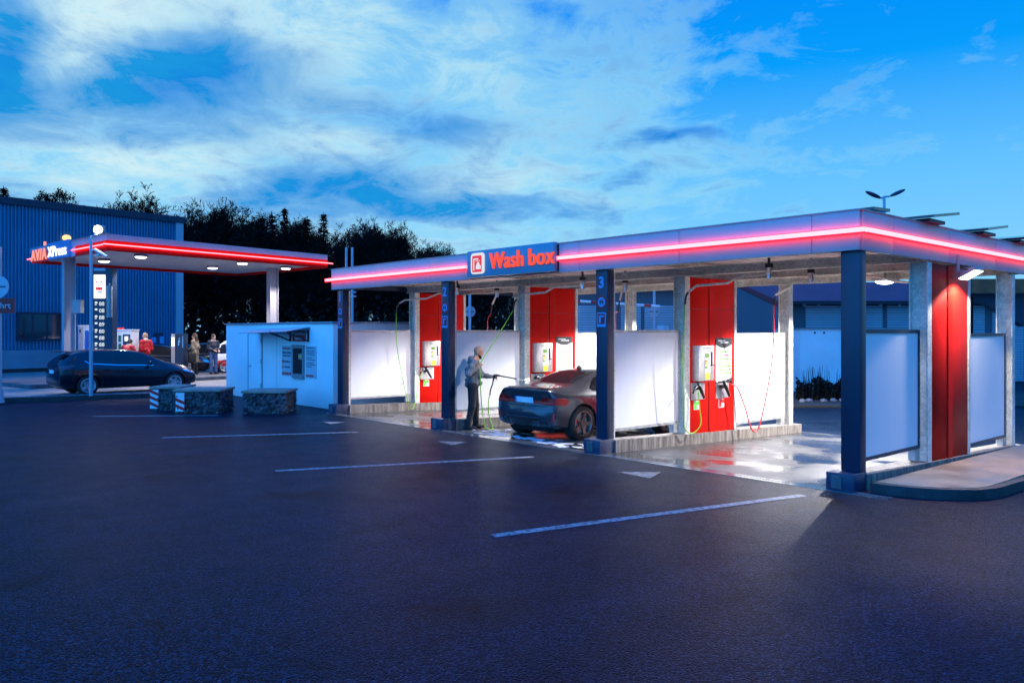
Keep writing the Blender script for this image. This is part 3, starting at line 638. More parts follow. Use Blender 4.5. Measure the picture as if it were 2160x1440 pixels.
# ------------------------------------------------------------------ equipment in the bays
def build_equipment():
    where = ('in the bay numbered 1', 'behind the parked coupe', 'in the empty right bay')
    for i in range(3):
        X = XD[i] + .129; y0 = 12.81
        t = thing('payment_terminal', 'grey metal payment terminal on the red pier ' + where[i], 'payment terminal', (X, y0 + .3, 1.1), 0, 'payment terminals on the red piers')
        mb = MB(); mb.box((X, y0 + .06, 1.14), (X + .16, y0 + .58, 1.82), .012); body = mb.build('case', 'steel', t, 40)
        F = X + .161
        mb = MB(); mb.box((F, y0 + .26, 1.30), (F + .004, y0 + .44, 1.70)); mb.build('keypad_plate', 'white', t)
        mb = MB(); mb.box((F + .0045, y0 + .27, 1.585), (F + .009, y0 + .39, 1.665)); mb.build('display', 'lcd', t)
        for zz, m in ((1.50, 'orange'), (1.445, 'yellow'), (1.38, 'lcd')):
            mb = MB(); mb.box((F + .0045, y0 + .27, zz), (F + .014, y0 + .335, zz + .045)); mb.build('button', m, t)
        mb = MB(); mb.box((F, y0 + .46, 1.46), (F + .012, y0 + .50, 1.70), .003).box((F + .0, y0 + .45, 1.43), (F + .03, y0 + .53, 1.455), .003); mb.build('coin_slot', 'black', t)
        mb = MB(); mb.box((F, y0 + .28, 1.165), (F + .003, y0 + .42, 1.29)); mb.build('sticker', 'yellow', t)
        mb = MB()
        for k in range(2):
            for q in range(9): mb.box((F, y0 + .20 + q * .033, 1.765 - k * .03), (F + .002, y0 + .224 + q * .033, 1.78 - k * .03))
        mb.build('heading', 'ink', t)
        # lance holder, its lance and label
        def holder(ya, za, kind):
            h = thing('lance_holder', f'{"left" if kind == "green" else "right"} metal lance holder plate on the red pier ' + where[i], 'lance holder', (X, ya, za), 0, 'lance holders on the red piers')
            mb = MB(); mb.box((X, ya, za), (X + .012, ya + .45, za + .33), .004); mb.build('plate', 'steel', h)
            mb = MB(); mb.box((X + .0125, ya + .10, za + .20), (X + .10, ya + .20, za + .27), .01); mb.build('cup', 'black', h)
            m = 'green' if kind == 'green' else 'red'
            l = thing('hose_label', f'small {"green" if kind == "green" else "red"} and white pictogram label below the lance holder ' + where[i], 'label', (X, ya, za), 0, 'pictogram labels on the red piers')
            mb = MB(); mb.box((X, ya + .10, za - .19), (X + .003, ya + .29, za - .02)); mb.build('backing', 'white', l)
            mb = MB(); mb.box((X + .0035, ya + .11, za - .18), (X + .006, ya + .20, za - .03)).box((X + .0035, ya + .2005, za - .10), (X + .006, ya + .28, za - .03)); mb.build('pictogram', m, l)
        def gun(ya, za, kind, desc):
            g = thing('spray_lance', desc, 'spray lance', (X, ya, za), 0, 'spray lances hung on the piers')
            a = Vector((X + .11, ya + .05, za + .33)); b = Vector((X + .11, ya + .26, za + .02))
            mb = MB(); mb.tube([a, a.lerp(b, .4), b], [.03, .036, .026], 10); mb.build('barrel', 'black', g, 180)
            mb = MB(); mb.tube(bez([a + Vector((0, .02, -.03)), a + Vector((.03, .14, .02)), a + Vector((.04, .25, -.06))], 5) if kind == 'red' else bez([a + Vector((0, 0, -.08)), a + Vector((.02, -.12, -.12)), a + Vector((.03, -.2, -.2))], 5), .016, 8); mb.build('grip', 'black', g, 180)
        holder(y0 + .02, .77, 'green')
        if i != 1: gun(y0 + .05, .79, 'green', ('black spray lance hung at the pier of the left bay, lime hose', '', 'black spray lance in the left holder of the empty right bay')[i])
        if i:
            holder(y0 + .86, .76, 'red')
            if i == 2: gun(y0 + .92, .78, 'red', 'black spray lance with red hose in the right holder of the empty bay')
            b = thing('price_board', 'white programme board with coloured lines on the red pier ' + where[i], 'notice board', (X, y0 + .84, 1.1), 0, 'programme boards on the piers')
            ya = y0 + .85
            mb = MB(); mb.box((X, ya, 1.10), (X + .012, ya + .56, 1.86)); mb.build('board', 'white', b)
            mb = MB(); arc = [(X + .013, ya + .56 * q / 10, 1.83 - .07 * math.sin(math.pi * q / 10)) for q in range(11)]
            mb.poly_prism([(X + .0, ya, 1.96), (X + .0, ya + .56, 1.96)] + [(X + .0, p[1], p[2]) for p in arc[::-1]], (.016, 0, 0)); mb.build('header', 'black', b)
            mb = MB()
            for q, (dy, dz, w) in enumerate(((.08, 1.905, .25), (.16, 1.868, .30))):
                for s in range(int(w / .04)): mb.box((X + .0165, ya + dy + s * .04, dz - .012), (X + .018, ya + dy + s * .04 + .03, dz + .014))
            mb.build('header_text', 'white', b)
            for q, m in enumerate(('green', 'magenta', 'green', 'yellow', 'green', 'green', 'green')):
                mb = MB(); mb.box((X + .0125, ya + .12, 1.67 - q * .072), (X + .015, ya + .54, 1.695 - q * .072)); mb.build('coloured_line', m, b)
            mb = MB(); mb.poly_prism([(X + .0, ya, 1.06), (X + .0, ya + .56, 1.06), (X + .0, ya + .56, 1.16), (X + .0, ya + .3, 1.10), (X, ya, 1.085)], (.0165, 0, 0)); mb.build('footer', 'black', b)
    # swivel booms under the roof and their hoses
    def boom(label, pivot, pts, group='swivel booms under the wash roof'):
        pv = Vector(pivot)
        t = thing('swivel_boom', label, 'hose boom', pv, 0, group)
        mb = MB(); mb.cyl(pv + Vector((0, 0, -.05)), pv + Vector((0, 0, .09)), .055, 14).cyl(pv + Vector((0, 0, -.09)), pv + Vector((0, 0, -.05)), .04, 14); mb.build('swivel', 'chrome', t, 40)
        mb = MB(); mb.cyl(pv + Vector((0, 0, .091)), pv + Vector((0, 0, .16)), .07, 12).cyl(pv + Vector((0, 0, .161)), Vector((pv.x, pv.y, 3.44)), .025, 10); mb.build('hanger', 'black', t, 40)
        path = [pv + Vector((0, 0, -.02))] + [Vector(p) for p in pts]
        mb = MB(); mb.tube(path, .022, 8); mb.build('arm', 'galv', t, 60)
        e = path[-1]; d = (path[-1] - path[-2]).normalized()
        mb = MB(); mb.tube(bez([e, e + d * .08 + Vector((0, 0, -.04)), e + d * .12 + Vector((0, 0, -.18))], 5), .02, 8); mb.build('hose_sleeve', 'black', t, 180)
        return e + d * .12 + Vector((0, 0, -.18))
    def hose(label, pts, mat, r=.0105, n=14):
        p = [Vector(q) for q in pts]
        mb = MB(); mb.tube(bez(p, n), r, 7); o = mb.build('hose', mat, None, 180); tag(o, label, 'hose')
    fl = lambda y: gz(-8, y)
    # bay 3
    e = boom('galvanised swivel boom carrying the lime hose over the empty right bay', (-7.3, 12.52, 3.10), [(-7.8, 12.36, 3.06), (-8.0, 12.34, 2.95), (-8.66, 12.33, 2.93), (-8.86, 12.38, 2.83)])
    y3 = XD[2] + .129
    hose('lime green hose hanging beside the pier of the empty right bay', [e, (-8.98, 12.36, 1.6), (-9.0, 12.42, .7), (-9.02, 12.46, .30), (-8.98, 12.66, .17), (-8.96, 12.9, .32), (y3 + .13, 12.94, .62), (y3 + .12, 12.92, .95)], 'hose_green')
    e = boom('galvanised swivel boom carrying the red hose over the empty right bay', (-7.3, 13.99, 3.08), [(-7.6, 13.90, 3.0), (-7.75, 14.0, 2.92), (-8.3, 14.5, 2.82)])
    hose('red hose hanging in a long loop at the right end of the empty bay pier', [e, (-8.55, 14.8, 1.6), (-8.72, 14.78, .6), (-8.80, 14.66, .10), (-8.85, 14.50, .12), (-8.9, 14.35, .55), (-8.95, 14.15, .95), (y3 + .15, 13.98, 1.04)], 'hose_red', .014)
    boom('short swivel boom behind the outer navy pillar, arm folded to the right', (-6.4, 13.6, 3.06), [(-6.2, 14.2, 3.06), (-6.05, 14.6, 2.98), (-5.4, 15.9, 2.94)])
    # bay 2
    e2 = boom('galvanised swivel boom holding the lime hose above the man', (-11.6, 12.44, 3.08), [(-12.1, 12.08, 3.03), (-12.3, 12.03, 2.93), (-12.86, 11.9, 2.9), (-13.02, 11.86, 2.80)])
    e = boom('chrome swivel with short red hose above the parked coupe', (-11.6, 13.83, 3.08), [(-11.72, 13.85, 2.98), (-11.85, 13.94, 2.80)])
    hose('red hose hanging short above the parked coupe', [e, (-12.15, 14.15, 2.5), (-12.2, 14.2, 2.0)], 'hose_red')
    # bay 1
    e = boom('galvanised swivel boom carrying the lime hose in the bay farthest left', (-16.0, 12.53, 3.10), [(-16.4, 12.26, 3.06), (-16.7, 12.08, 2.93), (-17.25, 11.79, 2.9), (-17.42, 11.74, 2.82)])
    y1 = XD[0] + .129
    hose('thin lime hose hanging in front of the far left white panel', [e, (-17.55, 11.75, 1.7), (-17.45, 11.95, .5), (-17.42, 12.12, .06), (-17.5, 12.3, .25), (-17.8, 12.62, .75), (y1 + .13, 12.8, .98)], 'hose_green')
    e = boom('chrome swivel with short red hose in the bay farthest left', (-16.0, 13.85, 3.08), [(-16.1, 13.88, 2.98), (-16.3, 13.95, 2.82)])
    hose('red hose hanging short in the bay farthest left', [e, (-16.55, 14.0, 2.4), (-16.55, 14.0, 1.95)], 'hose_red')
    return e2
BOOM_END = build_equipment()
# ------------------------------------------------------------------ cars
def eval_mesh(o):
    dg = bpy.context.evaluated_depsgraph_get(); me = bpy.data.meshes.new_from_object(o.evaluated_get(dg)); return me
def car_shell(stations, tail, nose, arches, sub=2):
    """stations: (x, zb, w, zbelt, wb, zroof, wr); loft of half sections, mirrored, smoothed, wheel arches cut"""
    rows = []
    def half(x, zb, w, zbelt, wb, zr, wr, k=1.0):
        zm = zb + (zbelt - zb) * .52
        P = [(0, zb), (w * .84, zb), (w * .965, zb + .05), (w, zm), (w * .985, zbelt - .09), (wb, zbelt), (wb * .985, zbelt + .012)]
        hr = max(zr - zbelt, .03)
        P += [(wr + (wb - wr) * .08 if hr > .2 else wr * 1.02, zr - min(.055, hr * .3)), (wr * .86, zr - .008), (0, zr)]
        return [(x, y, z) for y, z in P]
    for s in stations: rows.append(half(*s))
    bm = bmesh.new(); rings = []
    def ring(h):
        L = [bm.verts.new(p) for p in h]; Rr = [bm.verts.new((p[0], -p[1], p[2])) for p in h[1:-1]]
        return L + Rr[::-1]
    allrows = []
    def shrink(h, f, x, dz=0):
        zc = sum(p[2] for p in h) / len(h); return [(x, p[1] * f, zc + (p[2] - zc) * f + dz) for p in h]
    def contour(h, fn): return [(fn(p[2], p[1]), p[1], p[2]) for p in h]
    t0 = rows[0]; n0 = rows[-1]
    tails = [contour(shrink(t0, f, 0), lambda z, y: tail(z, y)) for f in (.30, .65, .90, .985)]
    noses = [contour(shrink(n0, f, 0), lambda z, y: nose(z, y)) for f in (.985, .90, .65, .30)]
    allrows = tails + rows + noses
    rings = [ring(h) for h in allrows]
    for a, b in zip(rings, rings[1:]):
        n = len(a)
        for k in range(n): bm.faces.new((a[k], a[(k + 1) % n], b[(k + 1) % n], b[k]))
    bm.faces.new(rings[0][::-1]); bm.faces.new(rings[-1])
    bmesh.ops.recalc_face_normals(bm, faces=bm.faces)
    me = bpy.data.meshes.new('shell'); bm.to_mesh(me); bm.free()
    o = bpy.data.objects.new('shell', me); COL.objects.link(o)
    md = o.modifiers.new('s', 'SUBSURF'); md.levels = sub; md.render_levels = sub
    cutters = []
    if arches:
        cb = MB()
        for (x, z, r, w) in arches:
            for sy in (1, -1):
                cb.cyl((x, sy * (w - .30), z), (x, sy * (w + .2), z), r, 48)
        cme = cb.mesh('cut'); c = bpy.data.objects.new('cut', cme); COL.objects.link(c); cutters.append(c)
        b = o.modifiers.new('b', 'BOOLEAN'); b.object = c; b.operation = 'DIFFERENCE'; b.solver = 'EXACT'
    res = eval_mesh(o)
    o.modifiers.clear()
    md = o.modifiers.new('s', 'SUBSURF'); md.levels = sub; uncut = eval_mesh(o)
    bpy.data.objects.remove(o)
    for c in cutters: bpy.data.objects.remove(c)
    res.polygons.foreach_set('use_smooth', [True] * len(res.polygons)); res.set_sharp_from_angle(angle=R(42))
    bm = bmesh.new(); bm.from_mesh(uncut); bvh = BVHTree.FromBMesh(bm); bm.free(); bpy.data.meshes.remove(uncut)
    return res, bvh
def patch(bvh, poly, axis, off=.005, thick=.0, cuts=3, origin=None):
    """outline given in a side or end view, laid on the shell: axis 'y+','y-','x-'(from behind),'x+','z'"""
    ax = axis[0]; s = 1 if axis[1] == '+' else -1
    bm = bmesh.new()
    def P(a, b):
        return {'y': (a, s * 3, b), 'x': (s * 9, a, b), 'z': (a, b, 4)}[ax]
    vs = [bm.verts.new(P(*p)) for p in poly]; f = bm.faces.new(vs)
    bmesh.ops.triangulate(bm, faces=[f])
    for _ in range(cuts): bmesh.ops.subdivide_edges(bm, edges=[e for e in bm.edges if e.calc_length() > .035], cuts=1, use_grid_fill=True)
    bmesh.ops.triangulate(bm, faces=bm.faces)
    d = {'y': Vector((0, -s, 0)), 'x': Vector((-s, 0, 0)), 'z': Vector((0, 0, -1))}[ax]
    bad = []
    for v in bm.verts:
        hit = bvh.ray_cast(v.co, d)
        if hit[0] is None: bad.append(v)
        else: v.co = hit[0] - d * off
    if bad: bmesh.ops.delete(bm, geom=bad, context='VERTS')
    bmesh.ops.recalc_face_normals(bm, faces=bm.faces)
    me = bpy.data.meshes.new('patch'); bm.to_mesh(me); bm.free()
    me.polygons.foreach_set('use_smooth', [True] * len(me.polygons)); return me
def ribbon(bvh, path, w, axis, off=.004):
    """thin strip along a path on the shell"""
    P = [Vector((a, b)) for a, b in path]; out_a = []; out_b = []
    D = []
    for p, q in zip(P, P[1:]):
        n = max(1, int((q - p).length / .06)); D += [p.lerp(q, k / n) for k in range(n)]
    D.append(P[-1]); P = D
    for i, p in enumerate(P):
        t = (P[min(i + 1, len(P) - 1)] - P[max(0, i - 1)]).normalized(); n = Vector((-t.y, t.x)) * w / 2
        out_a.append(p + n); out_b.append(p - n)
    ax = axis[0]; s = 1 if axis[1] == '+' else -1
    d = {'y': Vector((0, -s, 0)), 'x': Vector((-s, 0, 0)), 'z': Vector((0, 0, -1))}[ax]
    bm = bmesh.new()
    def V(p):
        o = Vector({'y': (p.x, s * 3, p.y), 'x': (s * 9, p.x, p.y), 'z': (p.x, p.y, 4)}[ax]); h = bvh.ray_cast(o, d)
        return bm.verts.new((h[0] if h[0] is not None else o) - d * off) if h[0] is not None else None
    va = [V(p) for p in out_a]; vb = [V(p) for p in out_b]
    for i in range(len(P) - 1):
        q = (va[i], va[i + 1], vb[i + 1], vb[i])
        if None not in q: bm.faces.new(q)
    me = bpy.data.meshes.new('seam'); bm.to_mesh(me); bm.free(); return me
def wheel(parent, x, y, r, side, spokes, rim_mat, width=.22, double=True, disc=True):
    s = side
    mb = MB(); w = width
    mb.lathe([(r * .70, 0), (r * .93, .0), (r * .985, .02), (r, .05), (r, w - .05), (r * .985, w - .02), (r * .93, w), (r * .70, w)], (x, y + s * .0, r), (0, -s, 0), 44, True)
    ty = mb.build('wheel', 'rubber', parent, 50)
    mb = MB(); R0 = r * .715
    mb.lathe([(R0, .0), (R0 - .015, -.004), (R0 - .03, .01), (R0 - .04, .05), (R0 - .05, .15), (R0 - .005, .16)], (x, y, r), (0, -s, 0), 40)
    for k in range(spokes):
        for dd in ((-.11, .11) if double else (0,)):
            a = 2 * math.pi * k / spokes + dd; a2 = 2 * math.pi * k / spokes + dd * .35
            p0 = Vector((x + math.cos(a2) * r * .13, y - s * .035, r + math.sin(a2) * r * .13)); p1 = Vector((x + math.cos(a) * (R0 - .015), y - s * .012, r + math.sin(a) * (R0 - .015)))
            t = (p1 - p0).normalized(); u = t.cross(Vector((0, 1, 0))); hw0, hw1 = (.022, .017) if double else (.042, .030)
            mb.poly_prism([p0 + u * hw0, p1 + u * hw1, p1 - u * hw1, p0 - u * hw0], (0, -s * .03, 0))
    mb.cyl((x, y - s * .02, r), (x, y - s * .07, r), r * .18, 20)
    mb.build('rim', rim_mat, ty, 40)
    mb = MB(); mb.cyl((x, y - s * .085, r), (x, y - s * .10, r), r * .56, 32); mb.build('brake_disc', 'grey' if disc else 'dark', ty, 40)
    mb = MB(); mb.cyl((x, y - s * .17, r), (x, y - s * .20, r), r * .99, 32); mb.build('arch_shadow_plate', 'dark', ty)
    if disc == 'red':
        mb = MB(); a0 = R(160); mb.box((x - r * .62, y - s * .06 - .03, r * 1.02), (x - r * .40, y - s * .06 + .03, r * 1.42), .015); mb.build('brake_caliper', 'red', ty, 40)
    return ty
CARPAINT = {}
def paint(name, col, flake=.4):
    m = M(name, col, .25, flake, .4, coat=.6); CARPAINT[name] = m; return m

def make_coupe():
    t = thing('coupe', 'dark blue sports coupe parked under the wash roof with its boot towards us', 'car')
    W = .935
    st = [ # x, zb, w, zbelt, wb, zroof, wr
        (.06, .30, .80, .87, .73, 1.005, .66), (.16, .235, .875, .90, .80, 1.035, .70), (.42, .20, .915, .915, .845, 1.055, .70), (.78, .19, .935, .93, .845, 1.075, .665),
        (1.12, .17, .928, .935, .825, 1.235, .60), (1.52, .16, .905, .93, .815, 1.375, .565), (2.05, .155, .895, .92, .815, 1.412, .565), (2.55, .155, .895, .905, .82, 1.385, .585),
        (2.98, .16, .900, .895, .825, 1.235, .625), (3.36, .17, .915, .885, .81, 1.005, .68), (3.80, .18, .920, .84, .77, .935, .64), (4.20, .19, .885, .77, .70, .84, .56), (4.40, .22, .78, .66, .60, .72, .46)]
    def tail(z, y):
        c = .10 * (abs(y) / .8) ** 3
        b = .0 if z < .62 else .0
        prof = np.interp(z, [.2, .32, .48, .60, .66, .72, .90, .99, 1.05], [.16, .06, .0, .005, .05, .075, .035, .01, .03]); return float(prof) + c
    def nose(z, y): return 4.47 - .22 * (abs(y) / .8) ** 2.5 - float(np.interp(z, [.2, .4, .7, .85], [.05, 0, .03, .12]))
    ra = .345; fa = 3.48
    res, bvh = car_shell(st, tail, nose, [(.80, ra, ra + .045, .935), (fa, ra, ra + .045, .92)])
    paint('coupe_paint', (.055, .057, .070), .5)
    body = link('body', res, CARPAINT['coupe_paint'], t)
    def add(name, me, m, par=t): return link(name, me, m, par)
    # glass
    add('rear_window', patch(bvh, [(-.60, 1.105), (.60, 1.105), (.50, 1.33), (.40, 1.352), (-.40, 1.352), (-.50, 1.33)], 'x-', .004, cuts=4), 'glass')
    add('windscreen', patch(bvh, [(-.62, 1.02), (.62, 1.02), (.50, 1.345), (-.50, 1.345)], 'x+', .004, cuts=4), 'glass')
    for s in '+-':
        add('side_window', patch(bvh, [(1.18, .975), (1.13, 1.03), (1.33, 1.20), (1.55, 1.285), (1.80, 1.315), (1.80, .965)], 'y' + s, .004, cuts=4), 'glass')
        add('side_window', patch(bvh, [(1.86, .965), (1.86, 1.318), (2.10, 1.325), (2.45, 1.30), (2.75, 1.19), (3.0, 1.03), (3.04, .95)], 'y' + s, .004, cuts=4), 'glass')
        dr = add('door_seam', ribbon(bvh, [(1.80, .93), (1.74, .62), (1.82, .34), (2.0, .25), (3.05, .25), (3.14, .45), (3.12, .80), (3.05, .92)], .010, 'y' + s, .002), 'dark')
        add('fuel_flap' if s == '-' else 'side_crease', ribbon(bvh, [(1.10 + .085 * math.cos(a * math.pi / 10), .80 + .085 * math.sin(a * math.pi / 10)) for a in range(21)], .007, 'y' + s, .002) if s == '-' else ribbon(bvh, [(.6, .80), (1.6, .78), (3.0, .74)], .008, 'y' + s, .002), 'dark')
        add('sill', patch(bvh, [(1.2, .17), (3.05, .17), (3.05, .22), (1.2, .24)], 'y' + s, .006), 'black')
        mb = MB(); k = 1 if s == '+' else -1; mb.box((2.0, k * .925 - .012, .80), (2.2, k * .925 + .012, .825), .008); add('door_handle', mb.mesh('h', 40), CARPAINT['coupe_paint'])
        mb = MB(); mb.sphere((2.92, k * 1.0, 1.0), .11, (.6, 1.0, .62)); mb.box((2.88, min(k * .84, k * .98), .955), (2.96, max(k * .84, k * .98), .985)); add('mirror', mb.mesh('m', 60), CARPAINT['coupe_paint'])
    # tail
    for s in (1, -1):
        tl = add('tail_light', patch(bvh, [(s * .44, .715), (s * .47, .82), (s * .62, .845), (s * .80, .84), (s * .83, .78), (s * .80, .70), (s * .62, .70)], 'x-', .010), M('tail_light_red', (.45, .006, .006), .35, spec=.25))
        side = patch(bvh, [(.06, .72), (.05, .84), (.30, .845), (.42, .80), (.34, .71)], 'y+' if s > 0 else 'y-', .008)
        link('side_lens', side, M('side_lens_red', (.62, .03, .02), .3, spec=.25), tl)
        bar = patch(bvh, [(s * .47, .73), (s * .47, .76), (s * .80, .765), (s * .79, .735)], 'x-', .016); link('light_bar', bar, M('light_bar_red', (.95, .05, .035), .4, spec=.2), tl)
    pl = add('number_plate', patch(bvh, [(-.26, .725), (.26, .725), (.26, .835), (-.26, .835)], 'x-', .016, cuts=2), 'white')
    link('plate_band', patch(bvh, [(.215, .725), (.26, .725), (.26, .835), (.215, .835)], 'x-', .019, cuts=1), 'blue', pl)
    # boot seam, bumper and diffuser
    add('boot_seam', ribbon(bvh, [(-.70, 1.0), (-.66, .86), (-.60, .675), (0, .668), (.60, .675), (.66, .86), (.70, 1.0)], .012, 'x-', .003), 'dark')
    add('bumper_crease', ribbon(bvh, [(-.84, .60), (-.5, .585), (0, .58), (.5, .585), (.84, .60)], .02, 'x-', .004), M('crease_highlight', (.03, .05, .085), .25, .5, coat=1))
    df = add('diffuser', patch(bvh, [(-.64, .26), (.64, .26), (.60, .37), (.46, .445), (-.46, .445), (-.60, .37)], 'x-', .012, cuts=4), 'black')
    add('vent', patch(bvh, [(.70, .36), (.80, .40), (.82, .56), (.76, .53)], 'x-', .010), 'red'); add('vent', patch(bvh, [(-.70, .36), (-.80, .40), (-.82, .56), (-.76, .53)], 'x-', .010), 'red')
    add('lip_line', ribbon(bvh, [(-.60, .375), (-.44, .455), (.44, .455), (.60, .375)], .018, 'x-', .015), M('diffuser_edge', (.05, .12, .2), .3, .5))
    for y in (-.40, -.29, .29, .40):
        mb = MB(); mb.lathe([(.040, 0), (.046, .0), (.046, .10), (.040, .10)], (.045, y, .335), (1, 0, 0), 20, True); add('exhaust_pipe', mb.mesh('e', 40), 'chrome')
    add('boot_spoiler', ribbon(bvh, [(.13, -.58), (.10, 0), (.13, .58)], .07, 'z+', .014), CARPAINT['coupe_paint'])
    mb = MB(); mb.cyl((.062, 0, .925), (.045, 0, .925), .035, 20); add('round_badge', mb.mesh('r', 40), 'badge_blue')
    mb = MB(); mb.sphere((1.62, 0, 1.40), .07, (1.2, .35, .8), 8); add('aerial_fin', mb.mesh('f', 180), CARPAINT['coupe_paint'])
    add('grille', patch(bvh, [(-.25, .48), (.25, .48), (.28, .66), (-.28, .66)], 'x+', .006), 'black')
    for s in (1, -1): add('headlight', patch(bvh, [(s * .42, .60), (s * .72, .60), (s * .74, .68), (s * .44, .70)], 'x+', .006), 'chrome')
    mb = MB(); mb.box((.3, -.6, .16), (4.2, .6, .24)); add('underbody', mb.mesh('u'), 'dark')
    rim = M('coupe_rim', (.16, .15, .15), .3, .8)
    for x in (.80, fa):
        for s in (1, -1): wheel(t, x, s * .918, ra, s, 5, rim, .26, True, 'red')
    return t

def make_hatch(name, label, col, group=None, rear=True):
    t = thing(name, label, 'car', group=group)
    st = [(.05, .34, .78, .88, .70, 1.02, .62), (.14, .26, .845, .93, .76, 1.12, .60), (.34, .22, .880, .96, .79, 1.28, .575), (.66, .20, .897, .955, .80, 1.41, .56), (1.05, .19, .897, .935, .81, 1.448, .57),
        (1.7, .185, .895, .905, .815, 1.462, .585), (2.3, .185, .895, .88, .815, 1.435, .59), (2.75, .19, .897, .865, .81, 1.30, .62), (3.18, .20, .897, .85, .80, 1.085, .66), (3.36, .20, .897, .845, .79, 1.01, .68), (3.85, .21, .885, .80, .74, .93, .60), (4.22, .22, .83, .70, .64, .80, .50), (4.38, .25, .72, .60, .54, .66, .40)]
    def tail(z, y): return float(np.interp(z, [.25, .40, .60, .72, .95, 1.1], [.12, .01, .0, .05, .03, .16])) + .12 * (abs(y) / .8) ** 3
    def nose(z, y): return 4.46 - .28 * (abs(y) / .75) ** 2.2 - float(np.interp(z, [.25, .45, .65, .8], [.06, 0, .03, .14]))
    ra = .315
    res, bvh = car_shell(st, tail, nose, [(.86, ra, ra + .05, .90), (3.56, ra, ra + .05, .90)])
    pm = paint(name + '_paint', col, .3); body = link('body', res, pm, t)
    def add(n, me, m, par=t): return link(n, me, m, par)
    add('rear_window', patch(bvh, [(-.56, 1.02), (.56, 1.02), (.48, 1.33), (-.48, 1.33)], 'x-', .004, cuts=4), 'glass')
    add('windscreen', patch(bvh, [(-.62, 1.02), (.62, 1.02), (.52, 1.40), (-.52, 1.40)], 'x+', .004, cuts=4), 'glass')
    for s in '+-':
        k = 1 if s == '+' else -1
        add('side_window', patch(bvh, [(.86, 1.06), (.92, 1.03), (1.72, .965), (1.72, 1.36), (1.45, 1.355), (1.12, 1.27)], 'y' + s, .004, cuts=4), 'glass')
        add('side_window', patch(bvh, [(1.79, .96), (2.84, .925), (2.92, .97), (2.60, 1.19), (2.35, 1.31), (2.1, 1.355), (1.79, 1.363)], 'y' + s, .004, cuts=4), 'glass')
        add('window_trim', ribbon(bvh, [(.80, 1.09), (.92, 1.005), (1.75, .94), (2.9, .90)], .022, 'y' + s, .006), 'chrome')
        add('door_seam', ribbon(bvh, [(1.08, .98), (1.2, .70), (1.28, .42), (1.4, .28), (2.75, .27), (2.84, .5), (2.86, .9)], .010, 'y' + s, .002), 'dark')
        add('door_seam', ribbon(bvh, [(1.76, .95), (1.76, .5), (1.80, .27)], .010, 'y' + s, .002), 'dark')
        add('sill', patch(bvh, [(1.3, .20), (3.1, .20), (3.1, .28), (1.3, .28)], 'y' + s, .006), 'black')
        for hx in (1.30, 2.05):
            mb = MB(); mb.box((hx, k * .895 - .015, .79), (hx + .20, k * .895 + .015, .815), .01); add('door_handle', mb.mesh('h', 40), pm)
        mb = MB(); mb.sphere((2.72, k * .98, .98), .105, (.6, 1.0, .68)); mb.box((2.70, min(k * .82, k * .96), .93), (2.76, max(k * .82, k * .96), .955)); add('mirror', mb.mesh('m', 60), pm)
        tl = add('tail_light', patch(bvh, [(k * .42, .86), (k * .72, .82), (k * .74, .95), (k * .45, .93)], 'x-', .009), M('hatch_light_red', (.2, .006, .008), .12, coat=1))
        link('side_lens', patch(bvh, [(.10, .82), (.10, .94), (.34, .97), (.50, .96), (.36, .86)], 'y' + s, .008), M('hatch_lens_red', (.16, .01, .012), .12, coat=1), tl)
        hl = add('headlight', patch(bvh, [(4.20, .60), (3.86, .70), (3.90, .76), (4.22, .69), (4.33, .62)], 'y' + s, .008), 'chrome')
        link('front_lens', patch(bvh, [(k * .40, .58), (k * .70, .58), (k * .72, .68), (k * .42, .66)], 'x+', .008), 'chrome', hl)
        add('fog_lamp_insert', patch(bvh, [(k * .45, .33), (k * .66, .33), (k * .66, .42), (k * .45, .42)], 'x+', .008), 'black')
    add('number_plate', patch(bvh, [(-.26, .70), (.26, .70), (.26, .81), (-.26, .81)], 'x-', .012, cuts=2), 'white')
    add('rear_bumper_insert', patch(bvh, [(-.6, .30), (.6, .30), (.6, .42), (-.6, .42)], 'x-', .01), 'black')
    add('grille', patch(bvh, [(-.38, .40), (.38, .40), (.42, .60), (-.42, .60)], 'x+', .006), 'black')
    mb = MB(); mb.box((.10, -.50, 1.375), (.42, .50, 1.40), .01); add('roof_spoiler', mb.mesh('b', 40), 'black')
    mb = MB(); mb.box((.3, -.6, .19), (4.2, .6, .26)); add('underbody', mb.mesh('u'), 'dark')
    for x in (.86, 3.56):
        for s in (1, -1): wheel(t, x, s * .885, ra, s, 5, 'rim_silver', .21, False, True)
    return t
MT['rim_silver'] = M('rim_silver', (.50, .52, .55), .3, .7)
def heading(o, a, b, ax):
    """stand a car so that its rear axle is over a and its front axle points at b"""
    a = Vector(a); b = Vector(b); d = (b - a); rz = math.atan2(d.y, d.x)
    o.rotation_euler = (0, 0, rz); o.location = a - Vector((math.cos(rz), math.sin(rz), 0)) * ax
